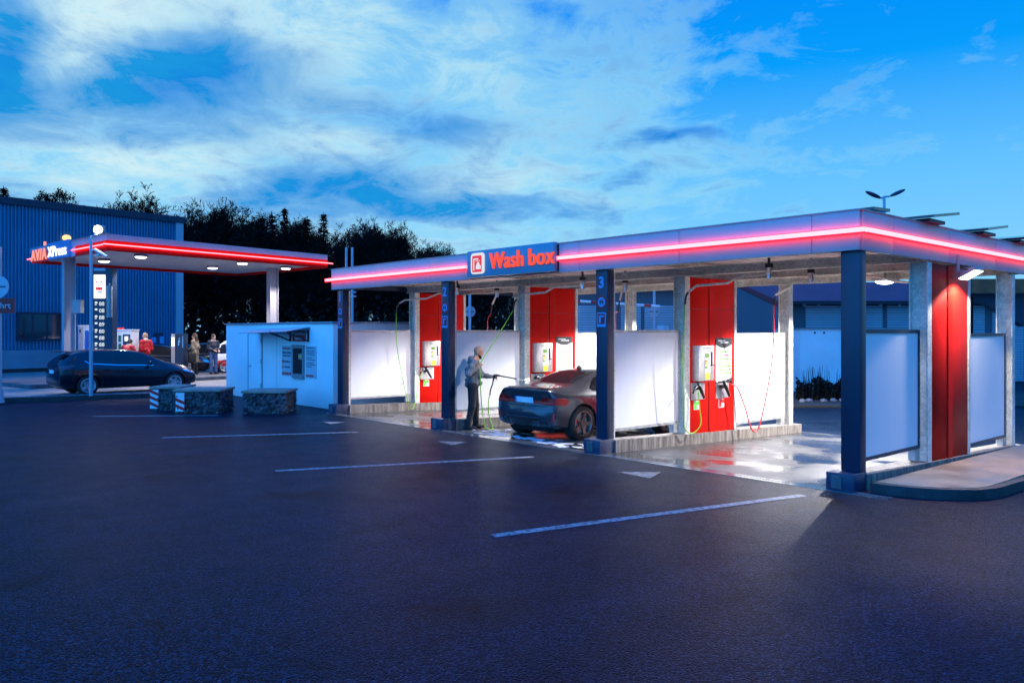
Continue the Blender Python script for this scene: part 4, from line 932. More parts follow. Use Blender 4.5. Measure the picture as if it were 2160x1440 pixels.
def build_cars():
    c = make_coupe(); y = 11.5
    heading(c, (-11.62, 11.50, gz(-11, 11.5) + .004), (-11.62, 14.0, gz(-11, 11.5) + .004), .80)
    c.rotation_euler.y = 0.029
    h = make_hatch('hatchback', 'dark blue hatchback waiting side-on behind the gravel strip and the thin lamp post', (.004, .007, .018), 'cars at the filling station')
    heading(h, DZ(168.5, 25.94, .062), DZ(351.5, 27.84, .062), .86)
    c1 = copy_tree(h); c1['label'] = 'dark car mostly hidden behind the payment post at the fuelling island'
    heading(c1, DZ(470, 40.5, .062), DZ(396, 39.5, .062), .86)
    c2 = copy_tree(h); c2['label'] = 'dark car standing at the pumps behind the man in the red jacket'
    heading(c2, DZ(268, 36.5, .062), DZ(362, 37.2, .062), .86)
    # small delivery car, white over red
    t = thing('delivery_car', 'small white and red service car half hidden by the white kiosk', 'car')
    st = [(.04, .30, .62, .80, .60, .95, .56), (.12, .24, .72, .82, .70, 1.15, .60), (.30, .22, .75, .83, .73, 1.45, .60), (.8, .20, .76, .83, .74, 1.56, .60), (1.5, .20, .76, .83, .74, 1.56, .60), (2.0, .20, .76, .82, .74, 1.55, .60), (2.38, .20, .75, .81, .72, 1.38, .58), (2.62, .24, .71, .78, .67, 1.02, .56)]
    res, bvh = car_shell(st, lambda z, y: .02 + .05 * abs(y) ** 2, lambda z, y: 2.70 - .1 * abs(y) ** 2, [(.5, .28, .32, .76), (2.15, .28, .32, .76)])
    link('body', res, paint('delivery_paint', (.72, .72, .74), 0.0), t)
    red = M('delivery_red', (.62, .015, .01), .3, coat=1)
    for s in '+-':
        link('red_skirt', patch(bvh, [(.10, .24), (2.56, .24), (2.56, .56), (.10, .56)], 'y' + s, .006), red, t)
        link('side_window', patch(bvh, [(1.75, .88), (2.50, .88), (2.30, 1.28), (1.75, 1.42)], 'y' + s, .005), 'glass_blue', t)
    for sx, ax in ((1, 'x+'), (-1, 'x-')):
        link('red_bumper', patch(bvh, [(-.6, .30), (.6, .30), (.6, .56), (-.6, .56)], ax, .006), red, t)
    link('windscreen', patch(bvh, [(-.58, .88), (.58, .88), (.54, 1.44), (-.54, 1.44)], 'x+', .005, cuts=4), 'glass_blue', t)
    for k, sd in ((1, 1), (-1, -1)):
        put_text('side_letters', 'AVIA', .26, (1.70, k * .785, .70), (-k, 0, 0), (0, k, 0), red, t, depth=.012, bold=.006)
    for x in (.5, 2.15):
        for s in (1, -1): wheel(t, x, s * .75, .28, s, 5, 'rim_silver', .18, False, True)
    a = DZ(557, 37.4, .2); b = DZ(470, 37.0, .2); heading(t, a, b, .5)
build_cars()

# ------------------------------------------------------------------ people
def surface_net(D, org, h):
    S = D < 0; nx, ny, nz = D.shape
    c = S[:-1, :-1, :-1].astype(np.int8)
    cnt = np.zeros((nx - 1, ny - 1, nz - 1), np.int8)
    for i in (0, 1):
        for j in (0, 1):
            for k in (0, 1): cnt += S[i:nx - 1 + i, j:ny - 1 + j, k:nz - 1 + k]
    act = (cnt > 0) & (cnt < 8); idx = np.argwhere(act); n = len(idx)
    vid = -np.ones(act.shape, np.int64); vid[act] = np.arange(n)
    acc = np.zeros((n, 3)); num = np.zeros(n)
    C = [(i, j, k) for i in (0, 1) for j in (0, 1) for k in (0, 1)]
    for a in C:
        for b in C:
            if sum(abs(p - q) for p, q in zip(a, b)) == 1 and a < b:
                da = D[idx[:, 0] + a[0], idx[:, 1] + a[1], idx[:, 2] + a[2]]; db = D[idx[:, 0] + b[0], idx[:, 1] + b[1], idx[:, 2] + b[2]]
                m = (da < 0) != (db < 0); t = np.where(m, da / np.where(m, da - db, 1), 0)
                p = np.array(a)[None] + t[:, None] * (np.array(b) - np.array(a))[None]
                acc[m] += p[m]; num[m] += 1
    v = (idx + acc / num[:, None]) * h + org
    F = []
    for ax in range(3):
        sl = [slice(1, -1)] * 3; sl[ax] = slice(0, -1)
        sl2 = [slice(1, -1)] * 3; sl2[ax] = slice(1, None)
        A = S[tuple(sl)]; B = S[tuple(sl2)]; e = np.argwhere(A != B)
        if not len(e): continue
        base = e.copy(); o1, o2 = [q for q in range(3) if q != ax]
        for q in (o1, o2): base[:, q] += 1
        flip = A[e[:, 0], e[:, 1], e[:, 2]]
        def g(d1, d2):
            w = base.copy(); w[:, o1] -= d1; w[:, o2] -= d2; return vid[w[:, 0], w[:, 1], w[:, 2]]
        q = np.stack([g(1, 1), g(0, 1), g(0, 0), g(1, 0)], 1)
        if ax == 1: flip = ~flip
        q[~flip] = q[~flip][:, ::-1]; F.append(q)
    F = np.concatenate(F); F = F[(F >= 0).all(1)]
    return v, F
def sdf_mesh(name, prims, h, blend=.03):
    """prims: ('c', a, b, ra, rb, k) round cones and ('e', centre, radii, rot, k) ellipsoids, ('-e', ...) carved"""
    pts = []
    for p in prims:
        if p[0] == 'c':
            for q, r in ((p[1], p[3]), (p[2], p[4])): pts += [np.array(q) - r, np.array(q) + r]
        elif p[0] == 'e': pts += [np.array(p[1]) - max(p[2]), np.array(p[1]) + max(p[2])]
    lo = np.min(pts, 0) - 4 * h; hi = np.max(pts, 0) + 4 * h; n = np.ceil((hi - lo) / h).astype(int) + 1
    D = np.full(n, .2, np.float32)
    ax = [lo[i] + h * np.arange(n[i]) for i in range(3)]
    for p in prims:
        k = p[-1]
        if p[0] == 'c': a, b = np.array(p[1], float), np.array(p[2], float); ra, rb = p[3], p[4]; l2 = np.minimum(a - ra, b - rb) - .09; h2 = np.maximum(a + ra, b + rb) + .09
        else: a = np.array(p[1], float); rad = np.array(p[2], float); l2 = a - rad.max() - .09; h2 = a + rad.max() + .09
        i0 = np.maximum(((l2 - lo) / h).astype(int), 0); i1 = np.minimum(((h2 - lo) / h).astype(int) + 2, n)
        X, Y, Z = np.meshgrid(*[ax[i][i0[i]:i1[i]] for i in range(3)], indexing='ij')
        sl = tuple(slice(i0[i], i1[i]) for i in range(3))
        if p[0] == 'c':
            ab = b - a; L = max(ab @ ab, 1e-9); t = np.clip(((X - a[0]) * ab[0] + (Y - a[1]) * ab[1] + (Z - a[2]) * ab[2]) / L, 0, 1)
            d = np.sqrt((X - a[0] - t * ab[0]) ** 2 + (Y - a[1] - t * ab[1]) ** 2 + (Z - a[2] - t * ab[2]) ** 2) - (ra + (rb - ra) * t)
        else:
            Q = np.stack([X - a[0], Y - a[1], Z - a[2]], -1)
            if p[3] is not None: Q = Q @ np.array(p[3])
            k0 = np.sqrt(((Q / rad) ** 2).sum(-1)); k1 = np.sqrt(((Q / rad ** 2) ** 2).sum(-1)); d = np.where(k1 > 1e-6, k0 * (k0 - 1) / np.maximum(k1, 1e-6), -rad.min())
        cur = D[sl]
        if p[0] == '-e':
            e = np.clip(.5 - .5 * (cur + d) / k, 0, 1); D[sl] = cur * (1 - e) + (-d) * e + k * e * (1 - e)
        else:
            e = np.clip(.5 + .5 * (cur - d) / k, 0, 1); D[sl] = cur * (1 - e) + d * e - k * e * (1 - e)
    v, F = surface_net(D, lo, h)
    me = bpy.data.meshes.new(name); me.from_pydata(v.tolist(), [], F.tolist()); me.update()
    bm = bmesh.new(); bm.from_mesh(me); bmesh.ops.recalc_face_normals(bm, faces=bm.faces); bm.to_mesh(me); bm.free()
    me.polygons.foreach_set('use_smooth', [True] * len(me.polygons)); return me
def rotmat(yaw=0, pitch=0, roll=0):
    return np.array(Matrix.Rotation(yaw, 3, 'Z') @ Matrix.Rotation(pitch, 3, 'Y') @ Matrix.Rotation(roll, 3, 'X'))
def hand_prims(w, d, nrm, curl, side, s=1.0):
    """palm, four unequal fingers and a thumb leaving the side of the palm; d = along the hand, nrm = palm normal"""
    w = Vector(w); d = Vector(d).normalized(); nrm = Vector(nrm); nrm = (nrm - d * nrm.dot(d)).normalized(); lat = d.cross(nrm) * side
    P = []
    palm_end = w + d * .095 * s
    for q in (-.026, -.009, .009, .026): P.append(('c', tuple(w + d * .015 * s + lat * q * .7 * s), tuple(palm_end + lat * q * s), .017 * s, .013 * s, .012))
    for q, ln in ((-.030, .066), (-.010, .078), (.010, .074), (.029, .056)):
        a = palm_end + lat * q * s; cur = d.copy(); ang = 0
        for j in range(3):
            ang += curl * (.9 if j else .6)
            seg = (d * math.cos(ang) + nrm * math.sin(ang)) * ln * (.44, .31, .25)[j] * s
            P.append(('c', tuple(a), tuple(a + seg), (.0098 - .001 * j) * s, (.0092 - .001 * j) * s, .004)); a = a + seg
    a = w + d * .03 * s - lat * .03 * s; b = a - lat * .022 * s + d * .034 * s + nrm * .012 * s; c = b + d * .026 * s + nrm * (.012 + .02 * curl) * s + lat * .006 * s
    P += [('c', tuple(a), tuple(b), .014 * s, .011 * s, .008), ('c', tuple(b), tuple(c), .011 * s, .009 * s, .004)]
    return P
def person(label, J, skin, top, legs, shoe, hair=None, h=.014, coat=0.0, hood=False, hands=None, hair_style='short', extra=None, beard=None, group=None, bald=False):
    """figure facing +x; J holds the joints"""
    t = thing('person', label, 'person', group=group)
    V = {k: np.array(v, float) for k, v in J.items()}
    hd = V['head']; f = V['face'] / np.linalg.norm(V['face']); up = V.get('hup', np.array([0, 0, 1.])); up = up - f * (f @ up); up /= np.linalg.norm(up); lt = np.cross(up, f)
    rot = np.stack([f, lt, up], 1)
    def hp(a, b, c): return tuple(hd + f * a + lt * b + up * c)
    body = [('e', hp(-.008, 0, .035), (.098, .077, .098), rot, .02), ('e', hp(.022, 0, -.035), (.072, .060, .085), rot, .03), ('c', hp(.088, 0, -.002), hp(.108, 0, -.030), .010, .014, .012),
            ('c', hp(.070, -.02, -.062), hp(.070, .02, -.062), .017, .017, .012), ('c', hp(.062, 0, -.098), hp(.058, 0, -.10), .026, .026, .02), ('e', hp(-.005, .079, -.005), (.022, .010, .032), rot, .006), ('e', hp(-.005, -.079, -.005), (.022, .010, .032), rot, .006),
            ('-e', hp(.098, .032, .012), (.014, .020, .013), rot, .012), ('-e', hp(.098, -.032, .012), (.014, .020, .013), rot, .012), ('e', hp(.080, .032, .010), (.014, .015, .012), rot, .003), ('e', hp(.080, -.032, .010), (.014, .015, .012), rot, .003),
            ('c', tuple(hd + up * -.05 - f * .015), tuple(V['neck']), .056, .062, .03), ('c', tuple(V['neck']), tuple(V['chest']), .07, .11, .06),
            ('c', tuple(V['chest']), tuple(V['pelvis']), .125, .12, .06)]
    for s in 'LR':
        body += [('c', tuple(V['neck'] * .5 + V['sh' + s] * .5), tuple(V['sh' + s]), .06, .058, .05), ('c', tuple(V['sh' + s]), tuple(V['el' + s]), .052, .042, .03), ('c', tuple(V['el' + s]), tuple(V['wr' + s]), .041, .028, .02),
                 ('c', tuple(V['hip' + s]), tuple(V['kn' + s]), .085, .056, .05), ('c', tuple(V['kn' + s]), tuple(V['an' + s]), .054, .038, .03), ('c', tuple(V['an' + s]), tuple(V['toe' + s]), .04, .034, .03)]
        d = V['wr' + s] - V['el' + s]; hn = (hands or {}).get(s, {})
        body += hand_prims(V['wr' + s], hn.get('d', d), hn.get('n', (0, 0, -1)), hn.get('curl', .5), 1 if s == 'L' else -1)
    link('body', sdf_mesh('body', body, h), skin, t)
    # clothes are thicker layers over the same skeleton
    g = .018
    wr = lambda s, q: tuple(V['el' + s] + (V['wr' + s] - V['el' + s]) * q)
    tp = [('c', tuple(V['neck'] - np.array([0, 0, .045])), tuple(V['chest']), .085, .135, .07), ('e', tuple(V['chest'] + np.array([.005, 0, -.03])), (.135, .185, .19), None, .06), ('e', tuple(V['pelvis'] + np.array([0, 0, .13])), (.135, .178, .17), None, .06), ('e', tuple(V['pelvis'] + np.array([0, 0, .02])), (.138, .178, .10), None, .04)]
    for s in 'LR':
        tp += [('c', tuple(V['neck'] * .4 + V['sh' + s] * .6 - np.array([0, 0, .015])), tuple(V['sh' + s]), .075, .076, .05), ('c', tuple(V['sh' + s]), tuple(V['el' + s]), .074, .063, .035), ('c', tuple(V['el' + s]), wr(s, .55), .062, .054, .03), ('c', wr(s, .55), wr(s, .93), .054, .042, .02)]
        if coat: tp += [('c', tuple(V['hip' + s] + np.array([0, 0, .05])), tuple(V['hip' + s] * (1 - coat) + V['kn' + s] * coat + np.array([0, 0, 0])), .115, .125, .08)]
    rn = random.Random(len(label))
    for q in range(14):   # creases
        b = V['chest'] * rn.random() + 0; s = rn.choice('LR'); a = rn.random()
        c = (V['sh' + s] * (1 - a) + V['el' + s] * a) if q % 2 else (V['chest'] * (1 - a) + V['pelvis'] * a + np.array([.13 * rn.choice((-1, 1)), rn.uniform(-.12, .12), 0]))
        tp.append(('c', tuple(c + np.array([rn.uniform(-.03, .03), rn.uniform(-.05, .05), -.02])), tuple(c + np.array([rn.uniform(-.03, .03), rn.uniform(-.05, .05), .02])), (.058 if q % 2 else .05), (.054 if q % 2 else .046), .045))
    if hood: tp += [('c', tuple(V['neck'] + np.array([-.085, -.07, .0])), tuple(V['neck'] + np.array([-.085, .07, .0])), .055, .055, .03), ('c', tuple(V['neck'] + np.array([-.10, 0, .03])), tuple(V['neck'] + np.array([-.11, 0, -.05])), .06, .07, .04), ('c', tuple(V['neck'] + np.array([.0, -.075, -.01])), tuple(V['neck'] + np.array([.055, -.03, -.05])), .028, .022, .03), ('c', tuple(V['neck'] + np.array([.0, .075, -.01])), tuple(V['neck'] + np.array([.055, .03, -.05])), .028, .022, .03)]
    link('jacket' if not coat else 'coat', sdf_mesh('jacket', tp, max(h, .011)), top, t)
    lg = [('e', tuple(V['pelvis']), (.128, .172, .12), None, .05)]
    for s in 'LR':
        lg += [('c', tuple(V['hip' + s]), tuple(V['kn' + s]), .108, .078, .05), ('c', tuple(V['kn' + s]), tuple(V['an' + s] + np.array([0, 0, .03])), .077, .066, .04)]
        for q in range(5):
            a = .75 + .06 * q; c = V['kn' + s] * (1 - a) + V['an' + s] * a + np.array([0, 0, .06]); lg.append(('c', tuple(c + np.array([.03, -.05, 0])), tuple(c + np.array([.03, .05, .01])), .022, .022, .02))
    link('trousers', sdf_mesh('trousers', lg, max(h, .012)), legs, t)
    sh = []
    for s in 'LR':
        d = V['toe' + s] - V['an' + s]; d[2] = 0; d /= np.linalg.norm(d); b = V['an' + s].copy(); 
        z0 = V['toe' + s][2]
        sm = sdf_mesh('shoe', [('c', tuple(np.array([b[0], b[1], z0 + .045]) - d * .05), tuple(np.array([b[0], b[1], z0 + .05]) + d * .04), .047, .05, .03), ('c', tuple(np.array([b[0], b[1], z0 + .04]) + d * .04), tuple(np.array([b[0], b[1], z0 + .036]) + d * .17), .048, .034, .03), ('c', tuple(b), tuple(np.array([b[0], b[1], z0 + .06])), .048, .052, .02)], max(h, .011))
        link('shoe', sm, shoe, t)
    if hair is not None:
        hr = [('e', hp(-.018, 0, .048), (.104, .087, .100), rot, .02)]
        if hair_style == 'long': hr += [('c', hp(-.07, .05, -.02), hp(-.06, .07, -.17), .05, .04, .04), ('c', hp(-.07, -.05, -.02), hp(-.06, -.07, -.17), .05, .04, .04), ('c', hp(-.085, 0, 0), hp(-.10, 0, -.17), .05, .05, .04)]
        else: hr += [('c', hp(-.075, .03, -.02), hp(-.075, -.03, -.02), .045, .045, .03)]
        hr += [('-e', hp(.085, 0, -.035), (.075, .10, .085), rot, .02)]
        link('hair', sdf_mesh('hair', hr, max(h, .009)), hair, t)
    if beard is not None:
        link('beard', sdf_mesh('beard', [('c', hp(.060, -.035, -.075), hp(.072, 0, -.105), .022, .026, .02), ('c', hp(.060, .035, -.075), hp(.072, 0, -.105), .022, .026, .02), ('c', hp(.03, .06, -.05), hp(.055, .04, -.08), .014, .02, .02), ('c', hp(.03, -.06, -.05), hp(.055, -.04, -.08), .014, .02, .02)], .008), beard, t)
        for s in (1, -1): link('eyebrow', sdf_mesh('eyebrow', [('c', hp(.088, s * .018, .031), hp(.078, s * .045, .033), .005, .004, .004)], .003), beard, t)
    return t
SK = M('skin', (.60, .26, .135), .55, var=(6, .12)); SK2 = M('skin_pale', (.55, .33, .24), .55)
CL = dict(grey=M('grey_marl_jersey', (.14, .145, .145), .85, var=(40, .35), bump=(90, .3, .004)), black=M('black_cloth', (.010, .010, .012), .85, var=(20, .3)), red=M('red_work_jacket', (.50, .006, .010), .6, var=(12, .2)),
          coat=M('khaki_coat', (.22, .17, .11), .8, var=(10, .35)), navy=M('navy_jacket', (.012, .018, .035), .7, var=(10, .3)), jeans=M('blue_jeans', (.05, .10, .22), .8, var=(9, .5)),
          hair=M('brown_hair', (.06, .03, .015), .6), blond=M('blond_hair', (.35, .22, .12), .6), dhair=M('dark_hair', (.02, .014, .010), .5), stubble=M('dark_beard', (.03, .02, .015), .7))
def stand(yaw_face=0, dz=0, h=1.8, **o):
    k = h / 1.8
    J = dict(pelvis=(0, 0, .95), chest=(.0, 0, 1.30), neck=(-.01, 0, 1.50), head=(.02, 0, 1.665), face=(1, 0, -.05), shL=(0, .185, 1.44), shR=(0, -.185, 1.44), elL=(-.02, .24, 1.14), elR=(-.02, -.24, 1.14), wrL=(.12, .22, .92), wrR=(.12, -.22, .92),
             hipL=(0, .095, .93), hipR=(0, -.095, .93), knL=(.02, .11, .50), knR=(.02, -.11, .50), anL=(-.01, .12, .085), anR=(-.01, -.12, .085), toeL=(.14, .14, .0), toeR=(.14, -.14, .0))
    J.update(o); return {q: (v if q in ('face', 'hup') else tuple(np.array(v) * k)) for q, v in J.items()}
def build_people():
    # the man with the lance: faces the car, right arm raised with the hose, left arm forward
    J = stand(h=1.80, pelvis=(-.01, 0, .94), chest=(.02, 0, 1.29), neck=(.045, 0, 1.49), head=(.105, 0, 1.655), face=(1, -.12, -.22), shR=(.01, -.19, 1.425), shL=(.05, .19, 1.43),
              elR=(-.11, -.30, 1.19), wrR=(.09, -.20, 1.33), elL=(.17, .22, 1.15), wrL=(.40, .14, 1.12), hipL=(.0, .095, .93), hipR=(-.02, -.095, .93), knL=(.05, .12, .50), knR=(-.03, -.12, .50), anL=(.06, .13, .085), anR=(-.12, -.13, .085), toeL=(.21, .15, .0), toeR=(.03, -.16, .0))
    t = person('bald bearded man in a grey hoodie and black trousers spraying the parked coupe', J, SK, CL['grey'], CL['black'], CL['black'], None, .0085, hood=True, beard=CL['stubble'],
               hands={'R': dict(d=(.55, .25, .75), n=(.5, .5, -.3), curl=1.15), 'L': dict(d=(.9, -.15, -.1), n=(-.1, -.95, -.3), curl=1.0)})
    yaw = math.atan2(RGT.y, RGT.x) + R(4)
    base = Vector((-13.40, 10.93, 0)); base.z = gz(base.x, base.y) + .004
    t.location = base; t.rotation_euler = (0, 0, yaw)
    Mx = Matrix.Translation(base) @ Matrix.Rotation(yaw, 4, 'Z')
    W = lambda *p: Mx @ Vector(p)
    # lance in the left hand
    g = thing('spray_lance', 'long black and grey spray lance held out by the man', 'spray lance', W(.46, .12, 1.1), 0, 'spray lances hung on the piers')
    g['group'] = ''; del g['group']
    hw = Vector((.475, .10, 1.10))
    mb = MB(); mb.tube([W(.44, .10, 1.155), W(.52, .10, 1.15), W(.58, .095, 1.14)], [.022, .026, .020], 10).tube([W(.47, .10, 1.15), W(.44, .10, 1.06), W(.43, .10, 1.02)], [.018, .017, .015], 10); mb.build('grip', 'black', g, 60)
    mb = MB(); mb.tube([W(.58, .095, 1.14), W(.94, .07, 1.075)], .016, 10); mb.build('sleeve', 'black', g, 60)
    mb = MB(); mb.tube([W(.94, .07, 1.075), W(1.33, .045, .99)], .009, 8); mb.build('pipe', 'steel', g, 60)
    mb = MB(); mb.tube([W(1.33, .045, .99), W(1.38, .042, .98)], [.016, .02], 10); mb.build('nozzle', 'black', g, 60)
    mb = MB(); mb.tube(bez([W(.47, .10, 1.13), W(.53, .10, 1.05), W(.46, .10, 1.03)], 6), .005, 6); mb.build('trigger_guard', 'steel', g, 60)
    h = thing('hose', 'lime and black hose running from the boom over the man to his lance', 'hose', W(.1, -.2, 1.3))
    e = BOOM_END
    mb = MB(); mb.tube(bez([e, e.lerp(W(.16, -.10, 1.44), .5) + Vector((0, 0, -.02)), W(.16, -.12, 1.44), W(.13, -.19, 1.30), W(.145, -.215, 1.12), W(.15, -.21, .9), W(.18, -.19, .5), W(.24, -.17, .1), W(.30, -.1, .03), W(.42, .0, .016), W(.34, .08, .30), W(.33, .10, .58), W(.36, .10, .72)], 10), .0105, 7); mb.build('lime_section', 'hose_green', h, 180)
    mb = MB(); mb.tube(bez([W(.36, .10, .72), W(.38, .10, .85), W(.42, .10, .96), W(.43, .10, 1.02)], 8), .015, 8); mb.build('black_section', 'hose_black', h, 180)
    # station visitors
    vis = 'people at the fuelling island'
    J = stand(h=1.84, chest=(.03, 0, 1.29), head=(.06, 0, 1.65), face=(1, .25, -.15), wrL=(.22, .18, 1.0), wrR=(.18, -.22, .98))
    p = person('fair-haired man in a red and black work jacket standing by the pumps', J, SK2, CL['red'], CL['black'], CL['black'], CL['blond'], .014, group=vis)
    p.location = DZ(308, 32.3, .2); p.rotation_euler.z = math.atan2(RGT.y, RGT.x) + R(150)
    J = stand(h=1.72, pelvis=(-.05, 0, .93), chest=(.14, 0, 1.22), neck=(.22, 0, 1.40), head=(.30, 0, 1.52), face=(1, 0, -.5), shL=(.18, .185, 1.34), shR=(.18, -.185, 1.34), elL=(.22, .30, 1.08), elR=(.22, -.30, 1.08), wrL=(.42, .2, 1.0), wrR=(.42, -.2, 1.0))
    p = person('person in a red jacket bending behind the hatchback roof, back to us', J, SK2, CL['red'], CL['black'], CL['black'], CL['dhair'], .014, group=vis)
    p.location = DZ(264, 30.6, .2); p.rotation_euler.z = math.atan2(FWD.y, FWD.x) + R(-10)
    J = stand(h=1.80, face=(1, .2, -.1), elR=(-.02, -.22, 1.15), wrR=(.22, -.16, 1.12), elL=(.02, .22, 1.15), wrL=(.24, .14, 1.12), anL=(.04, .1, .085), toeL=(.19, .1, 0))
    p = person('long-haired woman in a khaki coat with a dark bag near the payment post', J, SK2, CL['coat'], CL['black'], CL['black'], CL['hair'], .013, coat=.75, hair_style='long', group=vis)
    p.location = DZ(411, 34.9, .2); p.rotation_euler.z = math.atan2(RGT.y, RGT.x) + R(175)
    J = stand(h=1.76, face=(1, .35, -.15), elR=(.0, -.24, 1.16), wrR=(.26, -.12, 1.08), elL=(.0, .24, 1.16), wrL=(.27, .12, 1.07))
    p = person('man in a dark jacket and blue jeans beside the small white and red car', J, SK2, CL['navy'], CL['jeans'], CL['black'], CL['hair'], .013, hood=True, group=vis)
    p.location = DZ(450, 35.4, .2); p.rotation_euler.z = math.atan2(RGT.y, RGT.x) + R(-40)
    o = MB(); b = DZ(405, 34.6, .2)
    o.box(b + Vector((-.08, -.16, .55)), b + Vector((.08, .16, .95)), .04); o.tube(bez([b + Vector((0, -.12, .95)), b + Vector((0, 0, 1.18)), b + Vector((0, .12, .95))], 6), .012, 6)
    tag(o.build('shoulder_bag', CL['black'], None, 40), 'dark shoulder bag carried by the woman in the khaki coat', 'bag')
build_people()
# ------------------------------------------------------------------ filling station
ANG = R(8.4)
def build_station():
    C0 = Vector((-29.74, 8.05, 0)); ux = Vector((-math.cos(R(5.5)), -math.sin(R(5.5)), 0)); uy = Vector((-math.sin(R(11.2)), math.cos(R(11.2)), 0))
    A, B = 7.75, 9.66; up = Vector((0, 0, 1)); zb, zt = 4.86, 5.44
    P = lambda a, b, z: C0 + ux * a + uy * b + up * z
    t = thing('fuel_canopy', 'flat white filling station canopy with a red light band and grey columns', 'canopy', C0)
    def slab(mb, a0, a1, b0, b1, z0, z1):
        mb.poly_prism([P(a0, b0, z0), P(a1, b0, z0), P(a1, b1, z0), P(a0, b1, z0)], (0, 0, z1 - z0)); return mb
    slab(MB(), .1, A - .1, .1, B - .1, zb + .12, zt - .08).build('roof', 'soffit', t)
    for k, (a0, a1, b0, b1) in enumerate(((0, A, 0, .08), (0, .08, .0801, B - .0801), (A - .08, A, .0801, B - .0801), (0, A, B - .08, B))):
        f = slab(MB(), a0, a1, b0, b1, zb + .36, zt).build('fascia', 'fascia', t)
        if k == 0: slab(MB(), 0, 2.95, b0 - .0, b1, zb, zb + .359).build('red_band', 'red_panel', f); slab(MB(), 2.95, 3.35, b0 - .0, b1, zb, zb + .359).build('white_end', 'fascia', f); slab(MB(), 3.35, A, b0, b1, zb, zb + .359).build('sign_backing', 'fascia', f)
        else: slab(MB(), a0, a1, b0, b1, zb, zb + .359).build('red_band', 'red_panel', f)
    slab(MB(), -.03, A + .03, -.03, .10, zt + .001, zt + .03).build('edge_cap', 'grey', t)
    # light strip on the two visible sides
    def strip(p, q, n):
        n = Vector(n); mb = MB(); mb.poly_prism([p + n * .05, p + n * .075, p + n * .075 + up * .035, p + n * .05 + up * .035], q - p); o = mb.build('light_strip', 'led', t)
        mb = MB(); mb.poly_prism([p + n * .05 - up * .02, p + n * .07 - up * .02, p + n * .07 - up * .001, p + n * .05 - up * .001], q - p); mb.build('strip_cover', 'led_edge', o)
    strip(P(0, -.15, zb + .20), P(0, B + .25, zb + .20), -ux); strip(P(-.07, 0, zb + .20), P(3.15, 0, zb + .20), -uy)
    strip(P(7.3, 0, zb + .16), P(A + .35, 0, zb + .16), -uy)
    for pxx, D in ((145, 30.9), (575, 36.7)):
        c = DZ(pxx, D); mb = MB(); w = .19
        for s in (-1, 1): mb.box((c.x - w, c.y + s * w - .012, .05), (c.x + w, c.y + s * w + .012, zb + .12))
        mb.box((c.x - .012, c.y - w + .013, .05), (c.x + .012, c.y + w - .013, zb + .12)); mb.build('column', 'fascia', t)
    # lettering of the canopy sign
    s = thing('canopy_sign', 'lit red and blue lettering board on the short side of the fuel canopy', 'sign', P(5, 0, zb))
    slab(MB(), 3.36, 5.62, -.10, -.002, zb + .02, zt + .06).build('blue_board', 'sign_lit_blue', s)
    slab(MB(), 5.63, 7.5, -.10, -.002, zb - .02, zt - .20).build('red_board', M('sign_red_board', (.35, .01, .01), .4, emit=(.25, .001, .003), estr=.5), s)
    slab(MB(), 5.63, A, -.09, -.002, zt - .199, zt + .02).build('sign_top', 'sign_blue', s)
    put_text('letters', 'XPress', .58, P(4.50, -.125, zb + .27), -ux, -uy, 'letter_white', s, depth=.04, bold=.002, sx=1.15, space=1.05)
    put_text('letters', 'AV/A', .66, P(6.55, -.125, zb + .24), -ux, -uy, 'letter_red_lit', s, depth=.04, bold=.0, shear=.0, sx=1.15, space=1.08)
    slab(MB(), 5.85, 6.0, -.12, -.06, zt + .01, zt + .16).build('letter_accent', 'letter_red_lit', s)
    # recessed downlights
    spots = ((1.6, 1.9), (1.1, 6.0), (4.6, 1.7), (4.2, 6.3), (1.9, 8.7))
    names = ('nearest the street corner', 'at the middle of the long red side', 'behind the lettering board', 'deep under the roof', 'at the far right end')
    for (a, b), nm in zip(spots, names):
        c = P(a, b, zb + .119)
        l = thing('downlight', 'round lit downlight under the fuel canopy ' + nm, 'downlight', c, 0, 'downlights under the fuel canopy')
        mb = MB(); mb.lathe([(.20, 0), (.24, 0), (.24, -.10), (.20, -.10)], c, (0, 0, 1), 20, True); mb.build('housing', 'grey', l, 40)
        mb = MB(); mb.cyl(c + up * -.102, c + up * -.14, .21, 20, .16); mb.build('lens', 'lens_soft', l)
        spot('downlight_beam', c - up * .2, c - up * 3, LP['canopy'], 125, .4, (.98, .92, 1.0), .15, l)
    # cameras under canopy
    # price pylon
    D = 29.2; c = DZ(217, D, .1)
    def at(px, py, d=D): return PD(px, py, d)
    fx = RGT; n = -FWD
    t = thing('price_pylon', 'dark tall price pylon with a lit white panel and pale digits', 'price sign', c)
    def board(mb, px0, px1, py0, py1, d0, dep):
        a = at(px0, py1, d0); b = at(px1, py1, d0); hgt = at(px0, py0, d0).z - a.z
        mb.poly_prism([a, b, b + FWD * dep, a + FWD * dep], (0, 0, hgt)); return mb
    mb = MB(); board(mb, 196.5, 237, 566, 790, D, .35); mb.build('pylon_body', 'navy_dark', t)
    mb = MB(); board(mb, 198, 221.5, 579.5, 629, D - .03, .025); pn = mb.build('lit_panel', 'panel_lit', t)
    for a in ((202, 216, 605.5, 612, 'emblem_red'), (202.5, 205, 593, 597, 'emblem_red'), (213, 216, 592, 596.5, 'emblem_red'), (202, 216, 601, 602, 'emblem_red'), (206, 216, 615, 618, 'sign_lit_blue')):
        board(MB(), *a[:4], D - .04, .008).build('panel_print', a[4], pn)
    board(MB(), 198, 222.5, 566, 571, D - .02, .015).build('top_strip', 'pole', t)
    mb = MB(); rn = random.Random(5)
